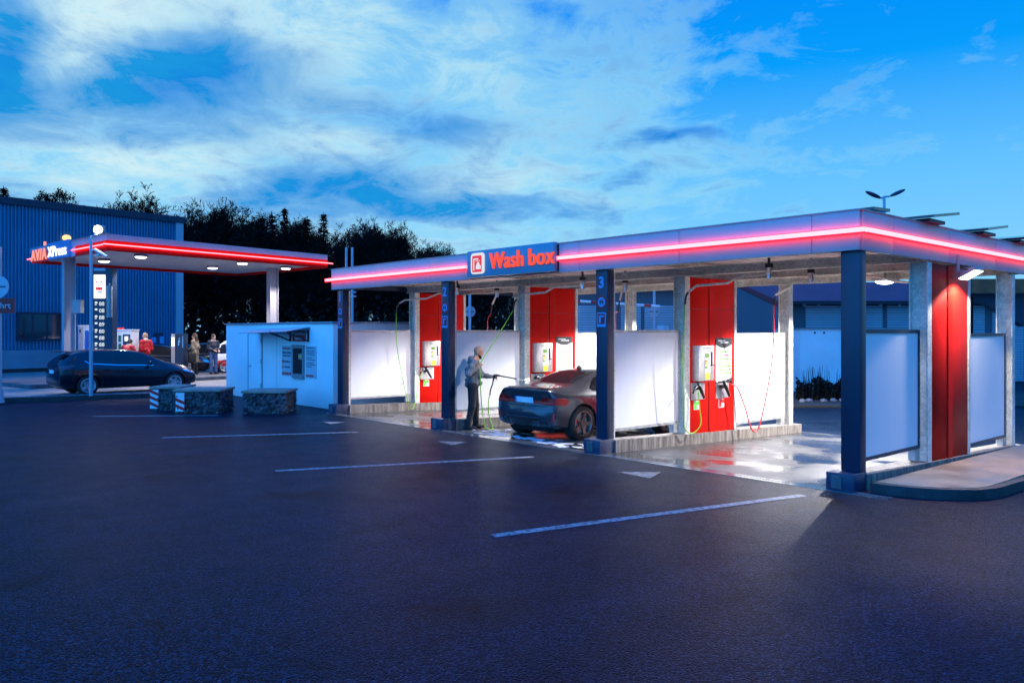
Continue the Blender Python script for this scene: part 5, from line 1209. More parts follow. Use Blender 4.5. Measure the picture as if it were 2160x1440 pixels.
    for q, y in enumerate((635, 649.5, 664, 678.5, 693, 707, 721, 733)):
        board(mb, 200, 205, y + 1, y + 5, D - .02, .015)
        if q % 2 == 0: board(mb, 200, 203.5, y + 6.5, y + 8.5, D - .02, .015)
    mb.build('price_labels', 'digits', t)
    for q, y in enumerate((641, 655.5, 670, 684.5, 699, 713, 727)):
        put_text('price_digits', ('88', '08', '88', '89', '80', '88', '88')[q], .20, at(214.5, y, D - .03), RGT, n, 'digits', t, depth=.01, bold=.0)
    mb = MB(); e = at(231, 600, D - .02); mb.box(e + Vector((-.12, -.02, -.05)), e + Vector((.12, .02, .05))); mb.cyl(e - up * .05, e - up * 1.2, .10, 14); mb.build('cylinder_insert', 'grey', t, 40)
    # fuel pumps
    def pump(label, px0, px1, py0, D, kind):
        a = DZ(px0, D, .2); b = DZ(px1, D, .2); hgt = PD(px0, py0, D).z - .2; w = (b - a).length
        t = thing('fuel_pump', label, 'fuel pump', a, 0, 'fuel pumps on the island')
        def bx(x0, x1, z0, z1, out, dep, name, mat, bev=0):
            p = a + RGT * x0 - FWD * out; q = a + RGT * x1 - FWD * out
            mb = MB(); mb.poly_prism([p + up * z0, q + up * z0, q + up * z0 + FWD * dep, p + up * z0 + FWD * dep], (0, 0, z1 - z0)); return mb.build(name, mat, t)
        bx(0, w, 0, hgt, 0, .6, 'cabinet', 'white')
        bx(-.02, w + .02, hgt + .001, hgt + .05, .02, .64, 'top_cap', 'white')
        if kind == 0:
            bx(w * .05, w * .40, .25, hgt * .98, .012, .01, 'grey_side', 'fascia'); bx(w * .55, w * .83, hgt * .5, hgt * .92, .016, .014, 'blue_field', 'blue'); bx(w * .10, w * .22, hgt * .88, hgt * .94, .02, .007, 'camera_hole', 'black')
            bx(w * .56, w * .85, hgt * .34, hgt * .44, .05, .045, 'tray', 'white')
        elif kind == 1:
            bx(w * .08, w * .9, hgt * .68, hgt * .93, .015, .012, 'screen', 'sign_lit_blue'); bx(w * .15, w * .6, hgt * .84, hgt * .91, .02, .004, 'screen_text', 'letter_white'); bx(w * .12, w * .6, hgt * .55, hgt * .59, .015, .012, 'yellow_label', 'yellow')
            for z in (.30, .46, .60): bx(w * .7, w * .85, hgt * z, hgt * z + .05, .015, .012, 'button', 'ink')
        else:
            for r_ in range(2):
                for c_ in range(3): bx(w * (.24 + .15 * c_), w * (.33 + .15 * c_), hgt * (.60 + .17 * r_), hgt * (.73 + .17 * r_), .02, .016, 'nozzle_label', ('black', M('fuel_green', (.02, .28, .03), .5), M('fuel_teal', (.005, .12, .07), .5))[c_])
            bx(w * .70, w * .94, hgt * .58, hgt * .92, .02, .016, 'screen', 'navy_dark'); bx(w * .76, w * .88, hgt * .78, hgt * .88, .025, .004, 'screen_text', 'letter_white')
            bx(w * .42, w * .65, hgt + .051, hgt + .12, -.1, .1, 'red_flag', 'red')
        return t
    pump('slim white fuel pump with a tall blue field, left of the lamp post', 165, 191.5, 688, 31.6, 0)
    pump('white payment pump with a blue lit screen just right of the lamp post', 195, 210, 690, 31.4, 1)
    pump('wide white fuel pump with green and black nozzle labels behind the red jackets', 217.5, 278, 697, 31.8, 2)
    # payment post
    a = DZ(361, 34.0, .2); zt2 = PD(361, 704, 34).z
    t = thing('payment_post', 'dark payment totem with a pale side and a lit slot at the fuelling island', 'payment totem', a)
    mb = MB(); b = DZ(369, 34.0, .2); c = DZ(387, 34.4, .2)
    mb.poly_prism([a, b, b + FWD * .5, a + FWD * .5], (0, 0, zt2 - .2)); mb.build('pale_side', 'steel', t)
    mb = MB(); mb.poly_prism([b + RGT * .003, c, c + FWD * .48, b + FWD * .5 + RGT * .003], (0, 0, zt2 - .2)); mb.build('dark_body', 'navy_dark', t)
    mb = MB(); q = b.lerp(c, .0); mb.poly_prism([a + RGT * .02 - FWD * .01 + up * 1.25, b - RGT * .02 - FWD * .01 + up * 1.25, b - RGT * .02 - FWD * .003 + up * 1.25, a + RGT * .02 - FWD * .003 + up * 1.25], (0, 0, .38)); mb.build('lit_slot', 'panel_lit', t)
    mb = MB(); m0 = b.lerp(c, .45) - FWD * .02; d = (c - b).normalized()
    for x0, z0, z1, w in ((0, 1.5, 1.62, .05), (-.03, 1.4, 1.5, .1), (-.04, 1.28, 1.4, .06)): p = m0 + d * x0 + up * z0; mb.poly_prism([p, p + d * w, p + d * w + FWD * .015, p + FWD * .015], (0, 0, z1 - z0))
    for k in range(7): p = c - d * .07 - FWD * .02 + up * (1.2 + .07 * k); mb.poly_prism([p, p + d * .055, p + d * .055 + FWD * .015, p + FWD * .015], (0, 0, .055))
    mb.build('pale_lettering', 'badge_blue', t)
    # notice on canopy column
    c = DZ(160, 30.4, 0); mb = MB(); lo = PD(151, 660, 30.4); hi = PD(170, 632, 30.4)
    mb.poly_prism([lo, Vector((hi.x, hi.y, lo.z)), Vector((hi.x, hi.y, lo.z)) + FWD * .25, lo + FWD * .25], (0, 0, hi.z - lo.z)); tag(mb.build('speaker_box', 'grey', None), 'dark grey box fixed beside the left canopy column', 'box')
    # lamp post with floodlight
    D = 24.2; b = DZ(192, D, .14)
    t = thing('lamp_post', 'thin grey lamp post with a dazzling floodlight standing in the gravel strip', 'lamp post', b)
    top = PD(195, 497, D); mb = MB(); mb.tube([b, Vector((b.x, b.y, 2.6)), Vector((b.x, b.y, top.z))], [.055, .05, .045], 12); mb.build('post', 'pole', t, 60)
    h = PD(207, 484, D); mb = MB(); mb.tube([Vector((b.x, b.y, top.z - .05)), Vector((b.x, b.y, top.z + .02)) + RGT * .1, h - up * .16], .02, 8); mb.build('arm', 'pole', t)
    rotm = Matrix.Rotation(math.atan2(RGT.y, RGT.x), 3, 'Z')
    mb = MB(); mb.box(h + Vector((-.16, 0, -.13)), h + Vector((.16, .12, .13)), .02, rotm, h); mb.build('floodlight_case', 'grey', t, 40)
    mb = MB(); mb.cyl(h - FWD * .004, h - FWD * .03, .11, 24); mb.build('floodlight_lens', 'flood', t)
    spot('floodlight_beam', h - FWD * .1, h - FWD * 6 - up * 6 + RGT * 2, LP['flood'], 120, .4, (.95, .96, 1.0), .1, t)
    # security cameras on the post
    q = PD(203, 530, D); t = thing('security_camera', 'white camera pair bracketed to the lamp post under the floodlight', 'security camera', q)
    e = PD(225, 541, D); mb = MB(); mb.tube([PD(200, 526, D), PD(208, 531, D), e], [.05, .055, .04], 10); mb.build('camera_body', 'white', t, 40)
    mb = MB(); mb.tube([PD(201, 541, D), PD(209, 537, D)], .035, 8).tube([PD(195, 528, D), PD(201, 527, D)], .03, 8); mb.build('bracket', 'white', t)
    # sign post at the left edge
    D = 22.9; b = DZ(-3, D, .05); t = thing('sign_post', 'pale post with round disc and dark red ahrt sign at the left edge', 'sign post', b)
    tp = PD(1, 520, D); mb = MB(); mb.tube([b, Vector((b.x, b.y, .5)), Vector((b.x, b.y, tp.z))], [.16, .09, .08], 14); mb.build('post', 'pole', t, 60)
    c = PD(-1, 605, D) - FWD * .10; mb = MB(); mb.cyl(c, c + FWD * .015, .325, 40); dsc = mb.build('disc', 'pole', t, 40)
    mb = MB(); mb.poly_prism([c - RGT * .24 - FWD * .008 - up * .02, c + RGT * .24 - FWD * .008 - up * .02, c + RGT * .24 - FWD * .003 - up * .02, c - RGT * .24 - FWD * .003 - up * .02], (0, 0, .04)); mb.build('disc_bar', 'navy_dark', dsc)
    c = PD(-4, 645, D) - FWD * .10; mb = MB(); w = .53; mb.poly_prism([c - RGT * w - up * .21, c + RGT * w - up * .21, c + RGT * w - up * .21 + FWD * .015, c - RGT * w - up * .21 + FWD * .015], (0, 0, .42)); sgn = mb.build('red_sign', M('dark_red_sign', (.40, .012, .012), .5), t)
    put_text('sign_letters', 'Ausfahrt', .235, c - FWD * .012, RGT, -FWD, 'pole', sgn, depth=.006, bold=.003, space=1.05)
    # gabion planters
    def gabion(label, px0, px1, py_top, py_bot, yaw=0.0, chev=None):
        a = G(px0, py_bot); b = G(px1, py_bot); dd = 1.0; w = (b - a).length; hgt = PD(px0, py_top, (a - Vector((0, 0, EYE))).dot(FWD)).z
        d = (b - a).normalized(); n = Vector((-d.y, d.x, 0)); 
        t = thing('gabion', label, 'gabion bench', a, 0, 'stone-filled gabion benches')
        rn = random.Random(int(px0)); mb = MB()
        # rubble body: bulging stones inside the cage
        q = [a, b, b + n * dd, a + n * dd]
        mb.poly_prism([p + up * .0 for p in q], (0, 0, hgt - .06)); core = mb.build('stone_fill', 'stones', t)
        mb = MB()
        for face, (o, dx, ln) in enumerate(((a, d, w), (b, n, dd), (a, n, dd))):
            out = -n if face == 0 else (d if face == 1 else -d)
            for k in range(int(ln * hgt * 170)):
                p = o + dx * rn.uniform(.03, ln - .03) + up * rn.uniform(.04, hgt - .09) + out * rn.uniform(-.02, .006)
                rr = rn.uniform(.028, .05); i = bmesh.ops.create_icosphere(mb.bm, subdivisions=1, radius=rr)
                sc = [rn.uniform(.7, 1.3) for _ in range(3)]; 
                for v in i['verts']: v.co = Vector((v.co.x * sc[0], v.co.y * sc[1], v.co.z * sc[2])) * rn.uniform(.9, 1.1) + p
        o = mb.build('loose_stones', 'stones', t); o['kind'] = 'stuff'
        mb = MB()
        for face, (o, dx, ln) in enumerate(((a, d, w), (b, n, dd), (a, n, dd))):
            out = -n if face == 0 else (d if face == 1 else -d)
            k = 0
            while k * .1 <= ln: mb.cyl(o + dx * k * .1 + out * .025, o + dx * k * .1 + out * .025 + up * (hgt - .06), .003, 5); k += 1
            for zz in range(1, int(hgt / .1)): mb.cyl(o + out * .025 + up * zz * .1, o + dx * ln + out * .025 + up * zz * .1, .003, 5)
        mb.build('wire_cage', 'kerb', t)
        mb = MB()
        for k in range(5):
            o = a - d * .04 - n * .05 + n * (dd + .1) * k / 5; mb.poly_prism([o + up * (hgt - .055), o + d * (w + .08) + up * (hgt - .055), o + d * (w + .08) + n * ((dd + .1) / 5 - .012) + up * (hgt - .055), o + n * ((dd + .1) / 5 - .012) + up * (hgt - .055)], (0, 0, .05))
        mb.build('plank_top', 'wood', t)
        if chev:
            x0 = chev * w; wd = .22
            o = a + d * x0 - n * .042
            mb = MB(); mb.poly_prism([o + up * .06, o + d * wd + up * .06, o + d * wd + n * .008 + up * .06, o + n * .008 + up * .06], (0, 0, hgt - .14)); bd = mb.build('hazard_board', 'white', t)
            mb = MB()
            for k in range(3):
                z0 = .10 + k * .16; o2 = o - n * .006
                mb.poly_prism([o2 + up * (z0 + .07), o2 + d * wd + up * (z0 - .03), o2 + d * wd + up * (z0 + .05), o2 + up * (z0 + .15)], n * .004) if z0 + .15 < hgt - .06 else None
            mb.build('hazard_stripes', 'red', bd)
    gabion('rear gabion bench of dark stones partly behind the one with a red and white board', 319, 378, 815, 866, chev=-.02)
    gabion('front gabion bench of dark stones with a red and white hazard board at its corner', 369, 463, 821, 872, chev=.03)
    gabion('gabion bench of dark stones standing alone beside the white kiosk', 513, 602, 824, 873)
build_station()

# ------------------------------------------------------------------ white kiosk with change machine
def build_kiosk():
    x0, x1, y0, y1, h = -26.1, -19.05, 10.72, 13.4, 2.30
    t = thing('kiosk', 'white windowless concrete kiosk with a door and a cash machine left of the wash hall', 'kiosk', (x0, y0, 0))
    mb = MB(); mb.box((x0, y0, .0), (x1, y1, h), .015); w = mb.build('wall', 'kiosk', t, 40)
    mb = MB(); mb.box((x0 - .04, y0 - .04, h + .001), (x1 + .04, y1 + .04, h + .05), .01); mb.build('roof', 'grey', t, 40)
    F = y0
    Xp = lambda px: PY(px, 700, F).x; Z = lambda px, py: PY(px, py, F).z
    # door, vents
    a, b = Xp(526), Xp(553); mb = MB(); mb.box((a, F - .03, .06), (b, F - .001, 2.02), .006); d = mb.build('door', 'kiosk', t, 40)
    mb = MB(); fr = .05; mb.box((a - fr, F - .04, .03), (a - .001, F - .001, 2.08)).box((b + .001, F - .04, .03), (b + fr, F - .001, 2.08)).box((a - .001, F - .04, 2.03), (b + .001, F - .001, 2.08)); mb.build('door_frame', 'fascia', t)
    mb = MB(); mb.box((a + .08, F - .07, 1.0), (a + .20, F - .031, 1.03), .005); mb.build('handle', 'grey', d)
    mb = MB()
    for zz in (.35, 1.1, 1.75): mb.box((b - .02, F - .05, zz), (b + .03, F - .041, zz + .14))
    mb.build('hinges', 'grey', d)
    mb = MB(); s = Xp(584); mb.box((s - .006, F - .004, .03), (s + .006, F - .0005, 2.0)); mb.build('wall_joint', 'grey', t)
    # awning over the machine
    a, b = Xp(523), Xp(655); c = Xp(590)
    t2 = thing('awning', 'clear sloping canopy on black brackets over the kiosk cash machine', 'awning', (c, F, 2))
    mb = MB(); z1 = Z(640, 692)
    mb.poly_prism([(Xp(548), F - .02, 2.14), (Xp(655), F - .02, 2.20), (Xp(655), F - .70, 2.08), (Xp(548), F - .70, 2.02)], (0, 0, .018)); mb.build('sheet', 'fascia', t2)
    for px in (614, 652):
        x = Xp(px); mb = MB(); mb.box((x - .02, F - .05, 1.80), (x + .02, F - .001, 2.13)).tube([(x, F - .04, 1.82), (x, F - .3, 1.93), (x, F - .66, 2.05)], .022, 8).box((x - .02, F - .66, 2.06), (x + .02, F - .02, 2.10)); mb.build('bracket', 'black', t2)
    # signs and machine
    def plate(name, label, cat, px0, px1, py0, py1, mat, out=.02):
        a, b = Xp(px0), Xp(px1); m = (px0 + px1) / 2; z0, z1 = Z(m, py1), Z(m, py0)
        s = thing(name, label, cat, (a, F, z0)); mb = MB(); mb.box((a, F - out, z0), (b, F - .001, z1)); mb.build('board', mat, s); return s, a, b, z0, z1
    s, a, b, z0, z1 = plate('red_sign', 'small red sign with pale lettering above the kiosk cash machine', 'sign', 618, 645, 697, 720, 'red')
    put_text('lettering', 'Waschmünzen\nAutomat', .13, ((a + b) / 2, F - .024, (z0 + z1) / 2), (1, 0, 0), (0, -1, 0), 'kiosk', s, depth=.003, bold=.002)
    s, a, b, z0, z1 = plate('info_panel', 'pale information panel with red heading left of the kiosk cash machine', 'notice board', 596, 616, 729, 792, 'garage')
    def lines(s, a, b, z0, z1, rows):
        for m, f0, f1, x0_, x1_ in rows:
            mb = MB(); w = b - a; k = 0; x = a + w * x0_
            rn = random.Random(int(f0 * 100)); 
            while x < a + w * x1_ - .03:
                l = rn.uniform(.03, .09); mb.box((x, F - .023, z0 + (z1 - z0) * f0), (min(x + l, a + w * x1_), F - .0205, z0 + (z1 - z0) * f1)); x += l + .02
            mb.build('print', m, s)
    lines(s, a, b, z0, z1, [('red', .88, .94, .08, .9), ('ink', .74, .80, .08, .95), ('ink', .64, .69, .08, .9), ('red', .42, .52, .05, .25), ('ink', .44, .50, .3, .9), ('red', .24, .34, .05, .25), ('ink', .26, .32, .3, .9), ('red', .03, .12, .04, .96)])
    s, a, b, z0, z1 = plate('info_panel', 'pale information panel with fine print right of the kiosk cash machine', 'notice board', 646.5, 668, 730, 797, 'garage')
    lines(s, a, b, z0, z1, [('ink', .93, .96, .08, .9), ('ink', .84, .865, .08, .9), ('ink', .78, .805, .08, .85), ('ink', .72, .745, .08, .9), ('ink', .62, .645, .08, .7), ('ink', .56, .585, .08, .9), ('ink', .46, .485, .08, .8), ('ink', .40, .425, .08, .9), ('ink', .34, .365, .08, .6), ('red', .03, .10, .04, .8)])
    s, a, b, z0, z1 = plate('cash_machine', 'dark recessed cash machine set in the white kiosk wall', 'cash machine', 619, 643, 727, 798, 'grey', .06)
    mb = MB(); mb.box((a + .10, F - .066, z0 + .14), (b - .06, F - .061, z1 - .10)); mb.build('recess', 'black', s)
    xm = (a + b) / 2
    mb = MB(); mb.box((xm + .10, F - .075, z0 + .55), (xm + .30, F - .067, z1 - .25)); mb.build('keypad', 'steel', s)
    mb = MB(); mb.box((xm + .14, F - .08, z1 - .36), (xm + .26, F - .0755, z1 - .30)); mb.build('display', 'yellow', s)
build_kiosk()

# ------------------------------------------------------------------ blue hall and far buildings
def build_buildings():
    up = Vector((0, 0, 1))
    A = Vector((-46.8, 16.7, 0)); d = Vector((.152, -.988, 0)).normalized(); n = Vector((d.y, -d.x, 0))   # d runs to the left along the front
    if n.x > 0: n = -n
    L = 34.0; H = 8.62; dep = 22
    t = thing('industrial_hall', 'tall blue corrugated metal hall at the left behind the fuel canopy', 'hall', A)
    mb = MB(); p = .16; rows = []; x = .45
    while x < L - .3:
        for dx, o in ((0, 0), (.05, 0), (.06, .085), (.15, .085)): rows.append((x + dx, o))
        x += p
    a = [mb.bm.verts.new(A + d * q + n * o * 1.0 + up * 1.15) for q, o in rows]; b = [mb.bm.verts.new(A + d * q + n * o + up * (H - .35)) for q, o in rows]
    for i in range(len(rows) - 1): mb.bm.faces.new((a[i], a[i + 1], b[i + 1], b[i]))
    mb.build('corrugated_wall', 'hall', t)
    def slab(mb, a0, a1, b0, b1, z0, z1): mb.poly_prism([A + d * a0 + n * b0 + up * z0, A + d * a1 + n * b0 + up * z0, A + d * a1 + n * b1 + up * z0, A + d * a0 + n * b1 + up * z0], (0, 0, z1 - z0)); return mb
    slab(MB(), .05, L - .02, .14, dep, 0, H - .4).build('wall', 'hall', t)
    slab(MB(), 0, .44, -.06, .049, .0, H - .35).build('corner_trim', 'pole', t)
    slab(MB(), -.1, L, -.12, dep + .1, H - .349, H).build('roof_edge', 'hall_trim', t)
    slab(MB(), .45, L, -.07, .048, .25, 1.149).build('base_panel', 'hall_base', t)
    slab(MB(), .45, L, -.02, .047, .0, .249).build('plinth', 'kerb_dark', t)
    # window band
    def onwall(px):  # distance along the front where the sight line meets it
        r = ray(px, 698); # solve A + d*s = r*t
        M2 = np.array([[r.x, -d.x], [r.y, -d.y]]); s = np.linalg.solve(M2, np.array([A.x, A.y])); return float(s[1])
    s0, s1 = onwall(128), onwall(36)
    slab(MB(), s0, s1, -.08, -.05, 1.72, 2.93).build('window', 'glass_blue', t)
    mb = MB(); slab(mb, s0 - .06, s1 + .06, -.10, -.02, 2.931, 3.03); slab(mb, s0 - .06, s1 + .06, -.12, -.02, 1.64, 1.719)
    for k in range(4): q = s0 + (s1 - s0) * k / 3; slab(mb, q - .04, q + .04, -.095, -.081, 1.72, 2.93)
    mb.build('window_frame', 'hall_trim', t)
    q = onwall(345); slab(MB(), onwall(343), onwall(323), -.10, -.06, 1.0, 2.0).build('wall_notice', 'navy_dark', t)
    mb = MB(); m0 = onwall(333)
    slab(mb, m0 + .15, m0 + .42, -.11, -.101, 1.45, 1.75); slab(mb, m0 - .30, m0 - .05, -.11, -.101, 1.4, 1.8); slab(mb, m0 + .0, m0 + .42, -.11, -.101, 1.2, 1.3); mb.build('notice_print', 'badge_blue', t)
    q = onwall(138); l = thing('hall_lamp', 'warm glowing wall lamp on the blue hall above the canopy lettering', 'wall lamp', A + d * q + up * 6.4)
    c = A + d * q - n * .15 + up * (PD(138, 511, 43).z); mb = MB(); mb.sphere(c, .21, (1, 1, .75), 8); mb.build('globe', 'amber', l, 180)
    mb = MB(); mb.box(c + Vector((-.3, -.1, -.35)), c + Vector((.1, .1, -.29))); mb.build('bracket', 'grey', l)
    # row of shuttered units behind the wash hall, facing us
    D = 36.0; up = Vector((0, 0, 1)); O = DZ(1205, D, 0)
    d2 = RGT; n2 = FWD
    def Xr(px): return (px - 1205) / 1690.0 * D
    t = thing('shutter_building', 'grey-blue building with roller shutters and a purple roof edge behind the wash hall', 'building', O)
    def sl(a0, a1, b0, b1, z0, z1, name, mat, par=None): mb = MB(); mb.poly_prism([O + d2 * a0 + n2 * b0 + up * z0, O + d2 * a1 + n2 * b0 + up * z0, O + d2 * a1 + n2 * b1 + up * z0, O + d2 * a0 + n2 * b1 + up * z0], (0, 0, z1 - z0)); return mb.build(name, mat, par or t)
    x0, x1 = Xr(1195), Xr(2400)
    sl(x0, x1, .1, 9, -.2, 4.0, 'wall', 'dkwall'); 
    def shutter(a, b, z0, z1):
        mb = MB(); k = 0; z = z0
        while z < z1: mb.poly_prism([O + d2 * a + n2 * .02 + up * z, O + d2 * b + n2 * .02 + up * z, O + d2 * b + n2 * .09 + up * z, O + d2 * a + n2 * .09 + up * z], (0, 0, .085)); z += .11
        s = mb.build('roller_shutter', 'shutter', t)
    for a, b in ((1205, 1300), (1310, 1352), (1360, 1440), (1700, 1800), (1806, 1862), (1872, 1965), (2050, 2078), (2094, 2160), (2170, 2330)):
        shutter(Xr(a), Xr(b), -.15, 3.25)
    sl(x0 - .3, Xr(1545), -.3, 9.2, 3.95, 4.6, 'roof_edge', 'dkwall')
    sl(Xr(1560), x1, -.7, 9.2, 3.42, 4.25, 'purple_roof_edge', 'purple_roof')
    sl(Xr(1560), x1, -.6, .05, 3.30, 3.415, 'eave', 'hall_trim')
    for px in (1690, 1720, 1790, 1850, 1890): 
        c = O + d2 * Xr(px) - n2 * .35 + up * 3.2; mb = MB(); mb.cyl(c, c + up * .1, .07, 10); mb.build('eave_lamp', 'grey', t)
    mb = MB(); q = O + d2 * Xr(1605) - n2 * .1; mb.cyl(q + up * 0, q + up * 3.3, .05, 8); mb.build('downpipe', 'grey', t)
    # gable end next to it
    G0 = thing('gabled_shed', 'dark shed with a red edged gable seen between the red pier and rear column', 'shed', O + d2 * Xr(1575))
    a = O + d2 * Xr(1530) - n2 * 2.0; b = O + d2 * Xr(1612) - n2 * 2.0; m = a.lerp(b, .0)
    mb = MB(); mb.poly_prism([a, b, b + up * 3.1, a + up * 3.95], n2 * 1.2); mb.build('wall', 'dkwall', G0)
    mb = MB(); mb.poly_prism([a + up * 3.96 - n2 * .05, b + up * 3.11 - n2 * .05, b + up * 3.30 + d2 * .1 - n2 * .05, a + up * 4.15 - n2 * .05], n2 * 1.3); mb.build('verge_board', M('verge_red', (.22, .02, .03), .5), G0)
    # white garage box before the shutters
    D = 30.0; a = DZ(1688, D, 0); b = DZ(2030, D, 0); t = thing('garage_box', 'pale windowless garage box with two small square vents behind the empty bay', 'garage', a)
    mb = MB(); mb.poly_prism([a + up * -.2, b + up * -.2, b + n2 * 3 + up * -.2, a + n2 * 3 + up * -.2], (0, 0, 2.36)); mb.build('wall', 'kiosk', t)
    for px in (1719, 1738):
        c = DZ(px, D, 2.0); mb = MB(); mb.poly_prism([c - d2 * .035 - n2 * .01, c + d2 * .035 - n2 * .01, c + d2 * .035 - n2 * .002, c - d2 * .035 - n2 * .002], (0, 0, .07)); mb.build('vent', 'black', t)
    mb = MB(); mb.poly_prism([a - d2 * .05 - n2 * .05 + up * 2.161, b + d2 * .05 - n2 * .05 + up * 2.161, b + d2 * .05 + n2 * 3.05 + up * 2.161, a - d2 * .05 + n2 * 3.05 + up * 2.161], (0, 0, .05)); mb.build('roof', 'grey', t)
    # timber carport at the right
    D = 24; a = DZ(2040, D, 0); b = DZ(2300, D, 0); t = thing('timber_carport', 'brown beamed carport with a dark sloping roof behind the outer wash panel', 'carport', a)
    z0, z1 = PD(2090, 618, D).z, PD(2090, 588, D).z
    mb = MB(); mb.poly_prism([a + up * z0, b + up * z0, b + n2 * .2 + up * z0, a + n2 * .2 + up * z0], (0, 0, z1 - z0)); mb.build('beam', M('brown_timber', (.20, .07, .025), .6, var=(3, .3)), t)
    mb = MB(); c = DZ(2052, D + .3, 0); e = DZ(2160, D + .3, 0)
    mb.poly_prism([c + up * z0, e + up * z0, e + up * (z0 - 1.0), c + up * (z0 - .08)], n2 * .3); mb.build('sloping_roof', 'hall_trim', t)
    for px in (2045, 2290): q = DZ(px, D + .45, 0); mb = MB(); mb.box(q + Vector((-.08, -.08, -.2)), q + Vector((.08, .08, z0 + .1))); mb.build('post', 'bark', t)
    # solar panels on the wash roof
    for k, (y, x0, x1, lab) in enumerate(((10.75, -12.0, FX + .02, 'front row of dark solar panels along the street edge of the wash roof'), (12.25, -17, FX + .22, 'second row of dark solar panels on the wash roof, jutting past the side'), (14.5, -17, FX + .22, 'third row of dark solar panels on the wash roof, jutting past the side'), (16.4, -17, FX + .22, 'rear row of dark solar panels on the wash roof'))):
        t = thing('solar_panel_row', lab, 'solar panels', ((x0 + x1) / 2, y, 3.7), 0, 'solar panel rows on the wash roof')
        zb = 3.72 if k == 0 else 3.74; tilt = .02 if k == 0 else .13; dpt = .5 if k == 0 else 1.0
        mb = MB(); x = x0
        while x < x1 - .2:
            e = min(x + 1.65, x1); mb.poly_prism([(x, y, zb), (e - .02, y, zb), (e - .02, y + dpt, zb + tilt), (x, y + dpt, zb + tilt)], (0, 0, .04)); x += 1.65
        mb.build('panels', 'solar', t)
        mb = MB(); mb.box((x0 + .3, y + .12, 3.703), (x1 - .12, y + dpt * .7, zb - .002 + (tilt * .1 if k else 0))); mb.build('mounting_rail', 'hall_trim', t)
    # double street lamp
    D = 37.0; b = DZ(1865, D, 0); t = thing('double_street_lamp', 'twin-headed grey street lamp rising behind the wash roof corner', 'street lamp', b)
    top = PD(1865, 415, D).z; mb = MB(); mb.tube([b, b + up * 3.0, Vector((b.x, b.y, top))], [.10, .085, .06], 12); mb.build('post', 'pole', t, 60)
    for s, hx, hy in ((-1, 1842, 411), (1, 1893, 407)):
        h = PD(hx, hy, D); e = PD(hx - s * 17, hy + 7.5, D); mb = MB(); mb.tube([Vector((b.x, b.y, top)), e], .04, 8); mb.build('arm', 'pole', t)
        mb = MB(); ax = (h - e).normalized(); rot = ax.to_track_quat('X', 'Z').to_matrix()
        q = bmesh.ops.create_uvsphere(mb.bm, u_segments=20, v_segments=10, radius=1)
        for v in q['verts']: v.co = rot @ Vector((v.co.x * .40, v.co.y * .16, v.co.z * .085)) + h
        mb.build('lamp_head', 'navy_dark', t, 180)
    # masts, round signs, barrier
    for px, lab in ((730.5, 'left one of two thin pale masts behind the wash hall'), (743, 'right one of two thin pale masts behind the wash hall')):
        D = 30; b = DZ(px, D, 0); t = thing('mast', lab, 'mast', b, 0, 'masts behind the wash hall'); mb = MB(); mb.cyl(b, Vector((b.x, b.y, PD(px, 522, D).z)), .055, 10, .045); mb.build('pole', 'pole', t, 60)
        mb = MB(); c = PD(px - 4, 625, D); e = PD(px + 8, 625, D); mb.tube([c, e], .03, 8).tube([PD(px - 4, 616, D), PD(px + 8, 616, D)], .03, 8); mb.build('crossbar', 'pole', t)
    for px, lab, D, mt in ((991, 'pale round sign back on a post seen through the middle bay', 29, 'pole'), (1380, 'pale round sign back on a post in front of the roller shutters', 29, 'pole')):
        b = DZ(px, D, -.1); t = thing('round_sign', lab, 'road sign', b, 0, 'round signs behind the wash hall'); mb = MB(); mb.cyl(b, Vector((b.x, b.y, PD(px, 600, D).z)), .05, 10); mb.build('post', 'pole', t, 60)
        c = PD(px, 657, D) + FWD * .06; mb = MB(); mb.cyl(c, c + FWD * .012, .20, 28); ds = mb.build('disc', mt, t, 40)
        mb = MB(); mb.box(c + Vector((-.16, -.05, -.015)), c + Vector((.16, -.01, .015)), 0, Matrix.Rotation(math.atan2(RGT.y, RGT.x), 3, 'Z'), c); mb.build('clamp', 'hall_trim', ds)
    D = 28; t = thing('barrier', 'red and white striped barrier arm before the roller shutters', 'barrier', DZ(1390, D, -.15))
    a = PD(1205, 634, D); b = PD(1392, 646, D); mb = MB(); mb.tube([a, b], .045, 10); arm = mb.build('arm', 'white', t, 60)
    for k in range(5):
        p = a.lerp(b, .02 + .2 * k); q = a.lerp(b, .10 + .2 * k); mb = MB(); mb.tube([p, q], .048, 10); mb.build('red_stripe', 'red', arm, 60)
    q = DZ(1398, D + .2, -.2); mb = MB(); mb.box(q + Vector((-.15, -.15, 0)), q + Vector((.15, .15, 2.5)), .02); mb.build('cabinet', 'pole', t, 40)
build_buildings()

